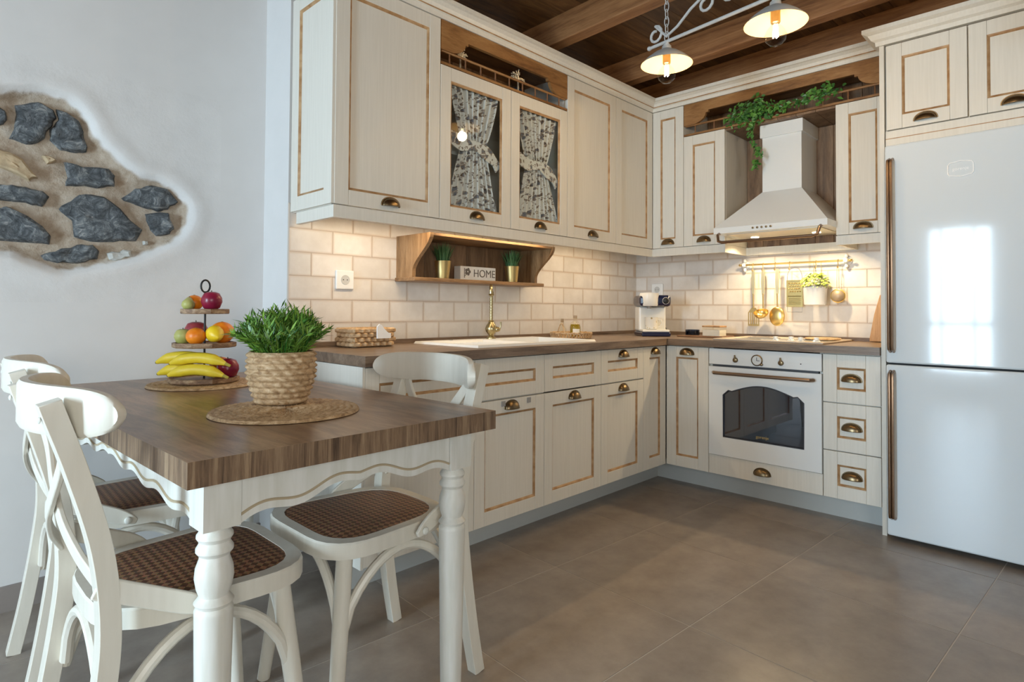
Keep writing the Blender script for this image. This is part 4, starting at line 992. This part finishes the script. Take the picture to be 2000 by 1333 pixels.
m.box(-.037, .037, -.006, -.001, -.185, -.178)
for r in range(5): m.box(-.034, .034, -.003, -.001, -.197-.008*r, -.194-.008*r)
m.build('teeth', plain('grater_teeth', (.36, .25, .09), .3, metal=1), t)
MB().tube([(-.042, 0, -.245), (-.042, 0, -.275), (.042, 0, -.275), (.042, 0, -.245)], .0015, 6).build('foot_wire', GREYM, t)
t = thing('hanging_planter', 'white metal planter with bright leafy plant on the rail', 'plant', (-.085, -1.252, 1.065), -PI/2)
MB().lathe([(.050, 0), (.058, .004), (.063, .105), (.0645, .108), (.061, .108), (.058, .095), (.001, .095)], 32).build('pot', plain('planter_white', (.76, .79, .83), .35), t)
MB().tube([(.0645*math.cos(2*PI*k/32), .0645*math.sin(2*PI*k/32), .106) for k in range(32)], .002, 6, closed=True).build('rim_band', GREYM, t)
MB().tube([(-.02, .04, .10), (-.02, .046, .2), (-.02, .042, .253), (.02, .042, .253), (.02, .046, .2), (.02, .04, .10)], .0016, 6).build('hanger', GOLDM, t)
def leaves(n, fn, size, seed):
    rnd = random.Random(seed); mb = MB()
    for i in range(n):
        c, nn = fn(rnd); nn = Vector(nn).normalized(); a = nn.orthogonal().normalized(); a = Matrix.Rotation(rnd.uniform(0, 6.28), 3, nn) @ a; bb = nn.cross(a)
        s_ = size*rnd.uniform(.6, 1.2); c = Vector(c)
        mb.add([c-a*s_*.5, c+bb*s_*.32+nn*s_*.08, c+a*s_*.55, c-bb*s_*.32+nn*s_*.08], [(0, 1, 2), (0, 2, 3)])
    return mb
def fb(rnd):
    a = rnd.uniform(0, 6.28); e = rnd.uniform(0, 1.5); r = rnd.uniform(.45, 1)**.5
    p = (.082*r*math.cos(a)*math.cos(e*.8), .075*r*math.sin(a)*math.cos(e*.8), .10+.085*r*math.sin(e)); return p, (p[0], p[1]-.05, p[2]-.02)
o = leaves(420, fb, .020, 3).build('foliage', LIME, t, recalc=False, smooth=False); o['kind'] = 'stuff'
t = thing('tea_strainer', 'small golden mesh strainer at the right end of the rail', 'strainer', (-.055, -1.364, 1.285), -PI/2)
MB().tube([(-.006, 0, -.13), (-.004, 0, -.005), (0, 0, .004), (.004, 0, -.005), (.006, 0, -.13)], .0014, 6).build('handle', GOLDM, t)
MB().tube([(.036*math.cos(2*PI*k/28), .0, -.166+.036*math.sin(2*PI*k/28)) for k in range(28)], .0042, 8, closed=True).build('ring', GOLD, t)
MB().lathe([(.034*math.cos(PI/2*k/6)+.0003, .025*math.sin(PI/2*k/6)) for k in range(7)], 20, (0, .0, -.166), axis='y').build('mesh_bowl', plain('fine_mesh', (.45, .36, .26), .5, metal=.5), t)
MB().tube([(-.008, 0, -.202), (0, -.004, -.215), (.008, 0, -.202)], .0015, 6).build('rest', GOLDM, t)

# ------------------------------------------------------------------ ivy on the hood niche
t = thing('ivy_garland', 'green artificial ivy trailing over the niche rail above the hood', 'plant', (-.35, -1.14, 2.14))
def fi(rnd):
    q = rnd.random()
    if q < .42: yy = rnd.gauss(.13, .055); zz = rnd.gauss(.03, .03); xx = rnd.gauss(-.012, .02)
    elif q < .60: yy = rnd.uniform(-.06, .30); zz = .02-.10*max(0, yy-.2)+rnd.gauss(0, .016); xx = rnd.gauss(-.01, .014)
    elif q < .76: yy = rnd.gauss(-.22, .055); zz = rnd.gauss(.055, .022); xx = rnd.gauss(-.005, .014)
    elif q < .86: yy = rnd.uniform(-.16, .05); zz = rnd.gauss(.03, .012); xx = rnd.gauss(-.005, .012)
    else:
        s_ = rnd.random(); yy = .10+.03*math.sin(s_*6)+.035*s_+rnd.gauss(0, .010); zz = -.0-.30*s_; xx = -.025+rnd.gauss(0, .010)
    return (xx, yy, zz), (-1, rnd.uniform(-.8, .8), rnd.uniform(-.3, .9))
o = leaves(620, fi, .030, 5).build('foliage', IVY, t, recalc=False, smooth=False); o['kind'] = 'stuff'
MB().tube([(-.02, .28, .0), (-.01, .2, .03), (-.012, .1, .035), (-.005, 0, .03), (-.005, -.12, .045), (-.005, -.28, .055)], .002, 5).build('stem', plain('stem_green', (.10, .14, .04), .6), t)
MB().tube([(-.014, .10, .02), (-.028, .105, -.02), (-.025, .13, -.10), (-.026, .12, -.2), (-.026, .145, -.31)], .0016, 5).build('stem', plain('stem_green_b', (.10, .14, .04), .6), t)

# ------------------------------------------------------------------ dining table
TR = rad(1.336)
t = thing('dining_table', 'dining table with brown wood top and white turned legs', 'table', (-3.077, -.602, 0), TR)
TW, TL = .375, .695
tt = MB().box(-TW, TW, -TL, TL, .719, .766); tt.m = [0, 0, 1, 1, 1, 1]
tt.build('table_top', [TABLEW, EDGEW], t, smooth=False)
lp = [(.0245, 0), (.026, .01), (.033, .40), (.034, .462), (.034, .468), (.030, .474), (.035, .482), (.030, .488), (.026, .494), (.031, .508), (.0345, .528), (.033, .545), (.027, .562), (.0265, .568), (.033, .576), (.033, .582), (.028, .590), (.0275, .594), (.0325, .602), (.032, .607), (.026, .615), (.028, .624)]
LX, LY = TW-.078, TL-.08
legm = MB().lathe(lp, 28).box(-.034, .034, -.034, .034, .622, .7185).mesh('table_leg', [LEGP])
for sx in (-1, 1):
    for sy in (-1, 1): o = link('leg', legm, t); o.location = (sx*LX, sy*LY, 0)
def apron(L_, n):
    # lower edge: deep at the legs, rising in scallops towards the middle
    pts = []
    for k in range(73):
        q = k/72; e = min(q, 1-q)*2
        z = .622+.034*(e**.9)+(.008 if n < 4 else .007)*math.sin(e*PI*(3.2 if n < 4 else 7))
        pts.append((-L_+2*L_*q, z))
    return pts
def apr(pts, M):
    o = MB().strip([p[0] for p in pts], [p[1] for p in pts], [.7185]*len(pts), -.009, .009).build('apron', LEGP, t, smooth=False); o.matrix_local = M
    MB().tube([(p[0], -.0095, p[1]+.017) for p in pts], .0028, 5).build('glaze_line', plain('worn_gold_line', (.52, .42, .28), .5), o)
for sy in (-1, 1): apr(apron(LX-.036, 2), Matrix.Translation((0, sy*(LY+.018), 0)) @ Matrix.Rotation(0 if sy < 0 else PI, 4, 'Z'))
for sx in (-1, 1): apr(apron(LY-.036, 6), Matrix.Translation((sx*(LX+.018), 0, 0)) @ Matrix.Rotation(PI/2 if sx > 0 else -PI/2, 4, 'Z'))

# ------------------------------------------------------------------ chairs
def make_chair():
    t = thing('cross_back_chair', '', 'chair', (0, 0, 0), 0, 'cross-back dining chairs')
    def outline(s, dz=0):
        # rounded trapezoid seat, front (+x) wider
        c = []
        ctrl = [(.205, -.215), (.205, .215), (-.205, .180), (-.205, -.180)]; rr = .135*s
        sc = [(p[0]*1-(1-s)*.42*(1 if p[0] > 0 else -1)*.5, p[1]-(1-s)*.42*(1 if p[1] > 0 else -1)*.5) for p in ctrl]
        n = 4
        for i in range(n):
            p0, p1, p2 = Vector(sc[i-1]), Vector(sc[i]), Vector(sc[(i+1) % n])
            a = (p0-p1).normalized()*rr; b_ = (p2-p1).normalized()*rr
            for k in range(7): q = k/6; c.append(tuple((p1+a)*(1-q)**2+p1*2*q*(1-q)+(p1+b_)*q*q))
        return c
    o_, i_ = outline(1.0), outline(.85); n = len(o_); v = []
    for z in (.428, .462): v += [(p[0], p[1], z) for p in o_]
    v += [(p[0]*.985, p[1]*.985, .467) for p in o_]
    v += [(p[0], p[1], .467) for p in i_]+[(p[0], p[1], .428) for p in i_]
    f = []
    for r in range(4):
        for i in range(n): j = (i+1) % n; f.append((r*n+i, r*n+j, (r+1)*n+j, (r+1)*n+i))
    for i in range(n): j = (i+1) % n; f.append((4*n+i, 4*n+j, j, i))
    MB().add(v, f).build('seat_frame', CHAIRP, t, angle=30)
    v = [(p[0], p[1], .4655) for p in i_]+[(p[0]*.8, p[1]*.8, .4695) for p in i_]+[(0, 0, .4705)]
    f = [(i, (i+1) % n, n+(i+1) % n, n+i) for i in range(n)]+[(n+i, n+(i+1) % n, 2*n) for i in range(n)]
    MB().add(v, f).build('woven_seat', RATTAN_M, t)
    def spl(pts, m=6):
        P = [Vector(p) for p in pts]; out = []
        for i in range(len(P)-1):
            a, b_, c, d = P[max(i-1, 0)], P[i], P[i+1], P[min(i+2, len(P)-1)]
            for k in range(m):
                q = k/m; out.append(.5*((2*b_)+(-a+c)*q+(2*a-5*b_+4*c-d)*q*q+(-a+3*b_-3*c+d)*q**3))
        out.append(P[-1]); return out
    for s in (-1, 1):
        P = spl([(-.258, s*.200, 0), (-.230, s*.197, .15), (-.205, s*.193, .33), (-.196, s*.190, .46), (-.210, s*.186, .60), (-.247, s*.182, .74), (-.281, s*.180, .845), (-.288, s*.180, .868)])
        m = MB(); nn = [(1, 0, 0)]*len(P); m.ribbon(P, (1, 0, 0), [.034+.008*math.sin(PI*i/(len(P)-1)) for i in range(len(P))], .034)
        m.build('back_leg', CHAIRP, t, bevel=.008)
        MB().ell((-.300, s*.180, .838), .003, .006, .006, 8, 5).build('bolt', plain('bolt_white', (.7, .7, .66), .4), t)
        MB().tube([(.138, s*.150, .43), (.158, s*.167, .25), (.186, s*.190, 0)], [.0205, .020, .0165], 14).build('front_leg', CHAIRP, t)
        # one bowed strap of the cross, from under the rail to the foot of the other post
        P = spl([(-.262, s*.160, .810), (-.250, s*.110, .745), (-.250, s*.045, .680), (-.247, -s*.03, .620), (-.232, -s*.10, .568), (-.212, -s*.160, .528), (-.202, -s*.178, .505)])
        MB().ribbon([p+Vector((.006*s, 0, 0)) for p in P], (-1, 0, 0), .030, .010).build('cross_strap', CHAIRP, t, bevel=.003)
        # flat brace from the post forward to the side of the seat
        P = [Vector((-.218, s*.200, .538)).lerp(Vector((-.028, s*.222, .447)), k/12) for k in range(13)]
        MB().ribbon(P, (0, s, 0), [.040]*10+[.036, .028, .014], .010).build('seat_brace', CHAIRP, t, bevel=.003)
        MB().ell((-.050, s*.229, .455), .010, .005, .010, 12, 6).build('bolt', plain('bolt_cover', (.74, .73, .66), .4), t)
        # bentwood arches between the legs
        P = [(.155-.350*q/16, s*(.168+.022*q/16), .235+.180*math.sin(PI*q/16)**.6) for q in range(17)]
        MB().tube(P, .0125, 10).build('side_arch', CHAIRP, t)
    P = [(.156, -.158+.316*q/16, .235+.180*math.sin(PI*q/16)**.6) for q in range(17)]
    MB().tube(P, .0125, 10).build('front_arch', CHAIRP, t)
    P = [(-.195, -.170+.34*q/16, .255+.160*math.sin(PI*q/16)**.6) for q in range(17)]
    MB().tube(P, .0125, 10).build('rear_arch', CHAIRP, t)
    v = []; NS = 36
    for k in range(NS+1):
        s = math.sin(PI/2*(-1+2*k/NS)); y = .242*s; x = -.312+.105*s*s
        hh = .043*(max(0, 1-abs(s)**9))**.5+.0012; tx, ty = 2*.105*s/.242, 1; ln = math.hypot(tx, ty); nx, ny = ty/ln, -tx/ln
        zc = .842+.004*(1-s*s)
        for (aa, bb) in ((-1, -.8), (-1, .8), (-.6, 1), (.6, 1), (1, .8), (1, -.8), (.6, -1), (-.6, -1)):
            v.append((x+nx*aa*.011+.014, y+ny*aa*.011, zc+bb*hh))
    f = []
    for k in range(NS):
        for i in range(8): j = (i+1) % 8; f.append((k*8+i, k*8+j, (k+1)*8+j, (k+1)*8+i))
    f += [list(range(8))[::-1], [NS*8+i for i in range(8)]]
    MB().add(v, f).build('top_rail', CHAIRP, t, angle=50)
    return t
ch = make_chair(); ch['label'] = 'white cross-back chair nearest the camera, left of the table'
ch.location = (-3.315, -.955, 0)
c2 = copy_tree(ch); c2['label'] = 'white cross-back chair by the stone wall, behind the nearest one'; c2.location = (-3.275, -.315, 0); c2.rotation_euler = (0, 0, rad(-3))
c3 = copy_tree(ch); c3['label'] = 'white cross-back chair between the table and the base cabinets'; c3.location = (-2.865, -.935, 0); c3.rotation_euler = (0, 0, PI)

# ------------------------------------------------------------------ on the table
def mat_round(r):
    mb = MB(); NR, NA = 44, 150
    v = [(0, 0, .006)]
    for k in range(1, NR+1):
        for a in range(NA):
            th = 2*PI*a/NA; rr = r*k/NR
            z = .006+.0022*math.sin(PI*(k % 4)/4)*(1 if True else 0)+.0012*math.sin(th*60+(k//4)*1.7)
            if k == NR: z = .001
            v.append((rr*math.cos(th), rr*math.sin(th), z))
    f = [(0, 1+a, 1+(a+1) % NA) for a in range(NA)]
    for k in range(NR-1):
        for a in range(NA): b_ = (a+1) % NA; f.append((1+k*NA+a, 1+k*NA+b_, 1+(k+1)*NA+b_, 1+(k+1)*NA+a))
    mb.add(v, f); return mb
o = mat_round(.182).build('placemat', BASKET, recalc=False); o.location = (-3.085, -.93, .7662); tag(o, 'round woven placemat under the potted plant', 'placemat', 'woven placemats')
o = mat_round(.172).build('placemat', BASKET, recalc=False); o.location = (-3.045, -.225, .7662); tag(o, 'round woven placemat under the fruit stand', 'placemat', 'woven placemats')
t = thing('potted_plant', 'leafy green plant in a woven basket pot on the table', 'plant', (-3.055, -.838, .7765))
prof = []; nrow = 9
def wallr(z): return .058+.026*(min(1, z/.075))**.75-.002*max(0, (z-.10)/.04)
for k in range(nrow*6+1): z = .138*k/(nrow*6); prof.append((wallr(z), z))
def wmod(r, z, a, k): row = k//6; ph = (k % 6)/6; return r+.0085*(.05+.95*abs(math.sin(9*a+(PI/2 if row % 2 else 0)+1.6*(ph-.5)))**.7)*math.sin(PI*(ph+.08))
MB().lathe(prof+[(.078, .138), (.076, .120), (.001, .120)], 120, mod=lambda r, z, a, k: wmod(r, z, a, k) if k < nrow*6 else r).build('basket_pot', BASKET, t, angle=60)
rnd = random.Random(4); mb = MB()
for i in range(290):
    a = rnd.uniform(0, 2*PI); q = rnd.random()**.6; le = .075*q; hh = .130*(1-.5*q*q)*rnd.uniform(.75, 1.08)
    base = Vector((.05*q*math.cos(a), .05*q*math.sin(a), .118)); top = base+Vector((le*math.cos(a), le*math.sin(a), hh))
    pr_ = None
    for k in range(9):
        s_ = .2+.8*k/8; c = base.lerp(top, s_)+Vector((0, 0, .015*math.sin(PI*s_)))
        dirv = (top-base).normalized(); th = rnd.uniform(0, 6.28); sd = dirv.orthogonal().normalized(); sd = Matrix.Rotation(th, 3, dirv) @ sd
        tip = c+(dirv*.7+sd*.75).normalized()*rnd.uniform(.024, .040); wv_ = dirv.cross(sd)*.0027; md = c.lerp(tip, .5)
        mb.add([c, md+wv_, tip, md-wv_], [(0, 1, 2, 3)])
    mb.tube([base, base.lerp(top, .5)+Vector((0, 0, .01)), top], .0012, 4)
o = mb.build('foliage', GREEN, t, recalc=False, smooth=False); o['kind'] = 'stuff'
# fruit stand
SX, SY, SZ = -3.042, -.222, .7765
t = thing('fruit_stand', 'three-tier wooden fruit stand with black centre rod', 'stand', (SX, SY, SZ), rad(12))
tiers = [(.0, .112), (.118, .100), (.232, .076)]
for z, r in tiers:
    MB().lathe([(r*.97, z), (r, z+.003), (r, z+.016), (r*.96, z+.017), (r*.95, z+.011), (.001, z+.011)], 10).build('tier', ACACIA, t, smooth=False)
MB().tube([(0, 0, .008), (0, 0, .305)], .0035, 8).build('rod', BLACK, t)
MB().tube([(.016*math.cos(2*PI*k/16), 0, .327+.021*math.sin(2*PI*k/16)) for k in range(16)], .0032, 8, closed=True).build('ring', BLACK, t)
def skin(name, c1, c2, scale=6, rough=.3, stretch=(1, 1, 1)):
    m, nt, b = newmat(name); L = nt.links.new
    tc = N(nt, 'ShaderNodeTexCoord'); mp = N(nt, 'ShaderNodeMapping'); mp.inputs['Scale'].default_value = stretch; n_ = N(nt, 'ShaderNodeTexNoise', Scale=scale, Detail=4.0); L(tc.outputs['Object'], mp.inputs[0]); L(mp.outputs[0], n_.inputs['Vector'])
    cr = ramp(nt, [(.35, c1), (.65, c2)]); L(n_.outputs['Fac'], cr.inputs[0]); L(cr.outputs[0], b.inputs['Base Color']); b.inputs['Roughness'].default_value = rough
    return m
APPLE = skin('apple_skin', (.17, .006, .03), (.34, .018, .05), 14); GAPPLE = skin('pear_skin', (.36, .38, .09), (.55, .50, .20), 14, .45)
ORANGE = skin('orange_skin', (.82, .20, .008), (.92, .29, .015), 60, .4); LEMON = skin('lemon_skin', (.85, .55, .01), (.92, .68, .03), 50, .4)
BANANA = skin('banana_skin', (.80, .58, .02), (.88, .70, .06), 18, .45); MANGO = skin('mango_skin', (.22, .015, .045), (.38, .07, .06), 16, .35)
STEM = plain('fruit_stem', (.10, .06, .03), .7)
ca, sa = math.cos(rad(44.35)), math.sin(rad(44.35))
def at(rgt, back, z):   # place by how far to the right / behind the rod a fruit lies
    return (SX+rgt*sa+back*ca, SY-rgt*ca+back*sa, SZ+z)
def fruit(name, label, kind, rgt, back, z, r, mat):
    r *= 1.1
    t = thing(name, label, 'fruit', at(rgt, back, z), rad(r*3000 % 360), 'fruit on the stand')
    if kind == 'round':
        MB().lathe([(.001, r*.10), (r*.35, r*.02), (r*.75, r*.28), (r*.98, r*.85), (r*.95, r*1.25), (r*.7, r*1.72), (r*.35, r*1.86), (r*.10, r*1.74), (.001, r*1.68)], 24).build('flesh', mat, t, angle=80)
        MB().tube([(0, 0, r*1.68), (.002, 0, r*2.0)], .0016, 6).build('stem', STEM, t)
    elif kind == 'orange':
        MB().ell((0, 0, r*.92), r, r, r*.92, 24, 14).build('flesh', mat, t, angle=80)
        MB().lathe([(.004, 0), (.003, .001), (.001, .0012)], 8, (0, 0, r*1.835)).build('stem_button', plain('stem_green_btn', (.2, .25, .05), .7), t)
    elif kind == 'lemon':
        MB().lathe([(.001, -r*1.3), (r*.2, -r*1.2), (r*.62, -r*.8), (r*.95, -r*.2), (r*.95, r*.25), (r*.6, r*.85), (r*.22, r*1.2), (.001, r*1.32)], 20).xf(Matrix.Translation((0, 0, r)) @ Matrix.Rotation(rad(70), 4, 'Y')).build('flesh', mat, t, angle=80)
        MB().ell((r*1.2, 0, r*1.44), .003, .003, .003, 6, 4).build('stem_end', STEM, t)
    elif kind == 'pear':
        MB().lathe([(.001, 0), (r*.6, r*.08), (r*.98, r*.7), (r*.95, r*1.1), (r*.65, r*1.65), (r*.42, r*2.1), (r*.2, r*2.3), (.001, r*2.32)], 22).xf(Matrix.Translation((0, 0, r*.25)) @ Matrix.Rotation(rad(38), 4, 'Y')).build('flesh', mat, t, angle=80)
        MB().tube([(r*1.40, 0, r*2.0), (r*1.62, 0, r*2.25)], .0017, 6).build('stem', STEM, t)
    return t
zt = [x[0]+.0115 for x in tiers]
fruit('red_apple', 'dark red apple on the top tier of the fruit stand', 'round', .033, -.022, zt[2], .031, APPLE)
fruit('mandarin', 'mandarin at the back left of the top tier', 'orange', -.040, .004, zt[2], .026, ORANGE)
fruit('green_pear', 'yellow green pear in front on the top tier', 'pear', -.034, -.050, zt[2], .019, GAPPLE)
fruit('red_apple', 'red apple at the left of the middle tier', 'round', -.045, .030, zt[1], .036, MANGO)
fruit('green_apple', 'small green apple at the front left of the middle tier', 'round', -.052, -.042, zt[1], .025, GAPPLE)
fruit('mandarin', 'mandarin at the front of the middle tier', 'orange', .004, -.066, zt[1], .028, ORANGE)
fruit('orange', 'large orange at the back right of the middle tier', 'orange', .045, .030, zt[1], .037, ORANGE)
fruit('lemon', 'yellow lemon at the right of the middle tier', 'lemon', .056, -.045, zt[1]+.006, .027, LEMON)
fruit('orange', 'orange behind the bananas on the lowest tier', 'orange', .030, .056, zt[0], .034, ORANGE)
fruit('red_apple', 'dark red apple at the right of the lowest tier', 'round', .082, -.001, zt[0], .033, APPLE)
def banana(label, r0, b0, z, yawd, flip=1, L_=.175):
    t = thing('banana', label, 'fruit', at(r0, b0, z), rad(-45.65+yawd), 'fruit on the stand')
    pts = []; rs = []
    for k in range(15):
        q = k/14; a = (q-.5)*.92
        pts.append((.19*math.sin(a)*L_/.165, 0, .0185+.0195-.19*(1-math.cos(a))))
        rs.append(.0185*min(1, (.32+3.2*q)**1 if q < .22 else 1, (.36+3.2*(1-q)) if q > .8 else 1))
    MB().tube(pts, rs, 10).build('peel', BANANA, t, angle=50)
    e = pts[-1]; dd = Vector(pts[-1])-Vector(pts[-2]); e2 = tuple(Vector(e)+dd.normalized()*.018)
    MB().tube([e, e2], [.006, .0045], 8).build('stem', plain('banana_stem', (.45, .38, .06), .6), t)
    MB().ell(pts[0], .005, .005, .005, 8, 5).build('tip', STEM, t)
banana('lower front banana of the bunch on the lowest tier', .012, -.078, zt[0]-.001, 2)
banana('lower rear banana at the left of the bunch', -.048, -.040, zt[0]-.001, -3)
banana('upper front banana lying across the bunch', .012, -.066, zt[0]+.037, 3)
banana('upper rear banana at the left of the bunch', -.052, -.032, zt[0]+.038, 4)

# ------------------------------------------------------------------ hanging lamp
A = Vector((-1.377, -1.037, 2.148)); B = Vector((-1.462, -1.548, 2.135)); dirb = (B-A).normalized(); C3 = B+(B-A)
t = thing('pendant_lamp', 'white iron scroll pendant with enamel shades and bare bulbs', 'lamp', (A.x, A.y, 0))
def rel(p): p = Vector(p); return (p.x-A.x, p.y-A.y, p.z)
zb = 2.245
P0 = A-dirb*.10; P1 = C3+dirb*.10
MB().tube([rel((P0.x, P0.y, zb)), rel((P1.x, P1.y, zb-.02))], .0075, 10).build('bar', IRON, t)
for e in (P0, P1): MB().ell(rel((e.x, e.y, zb if e is P0 else zb-.02)), .011, .011, .011, 10, 6).build('bar_knob', IRON, t)
def scroll(o0, sgn):
    pts = []
    base = A+dirb*o0
    def pt(s_, h): q = base+dirb*s_*sgn; return rel((q.x, q.y, zb+.010+h))
    for k in range(13): a = -PI*1.6+PI*2.1*k/12; r = .018+.024*k/12; pts.append(pt(-.085+r*math.cos(a)*1.0+.02, .040+r*math.sin(a)))
    a0 = pts[-1]
    pts += [pt(.0, .012), pt(.06, .036), pt(.13, .085), pt(.18, .108)]
    for k in range(13): a = PI*.55-PI*2.0*k/12; r = .044-.026*k/12; pts.append(pt(.205+r*math.cos(a), .078+r*math.sin(a)))
    return pts
for o0, sg in ((.0, 1), (.53, -1), (.53, 1), (1.04, -1)):
    MB().tube(scroll(o0 if sg > 0 else o0, sg), .0062, 8).build('scroll', IRON, t)
def chain(p, z0, z1):
    n = int((z1-z0)/.034)
    for k in range(n):
        zc = z0+.034*(k+.5); mb = MB(); pts = []
        for i in range(14):
            a = 2*PI*i/14; x, z = .0105*math.cos(a), .023*math.sin(a)
            pts.append(rel((p.x+(x if k % 2 else 0), p.y+(0 if k % 2 else x), zc+z)))
        mb.tube(pts, .0022, 6, closed=True).build('chain_link', IRON, t)
chain(A, zb+.004, BZ+.13); chain(C3, zb-.01, BZ+.13)
def shade(p):
    z = p.z; c = rel(p)
    s_ = MB().lathe([(.114, 0), (.112, .004), (.085, .030), (.055, .052), (.030, .064), (.022, .070), (.020, .084)], 36, (c[0], c[1], z-.01)); s_.f = s_.f[:-2]; s_.m = s_.m[:-2]
    o1 = s_.build('shade', SHADEO, t)
    i_ = MB().lathe([(.1135, .0005), (.111, .0035), (.084, .0285), (.054, .0505), (.029, .062), (.012, .066)], 36, (c[0], c[1], z-.0105)); i_.f = i_.f[:-2]; i_.m = i_.m[:-2]
    i_.build('shade_lining', SHADEI, o1)
    MB().lathe([(.012, .074), (.016, .082), (.010, .092), (.005, .10)], 16, (c[0], c[1], z-.005)).build('cap', IRON, t)
    MB().lathe([(.017, .004), (.018, .01), (.018, .058), (.012, .064)], 16, (c[0], c[1], z-.01)).build('bulb_holder', BRASSD, t)
    bl = MB().lathe([(.012, .022), (.016, .012), (.032, -.008), (.040, -.028), (.036, -.048), (.021, -.064), (.001, -.069)], 24, (c[0], c[1], z-.026)); bl.f = [f for f in bl.f]
    bl.build('bulb', BULBG, t)
    fm = MB()
    for k in range(4): a = PI/2*k; fm.tube([(c[0]+.006*math.cos(a), c[1]+.006*math.sin(a), z-.012), (c[0]+.009*math.cos(a), c[1]+.009*math.sin(a), z-.062)], .0026, 6)
    fm.build('filament', FIL, t)
    point('bulb_light', (c[0], c[1], z-.060), 3.4, (1, .72, .42), .03, t)
shade(A); shade(B); shade(C3)  # the third lamp hangs out of view, added for its light
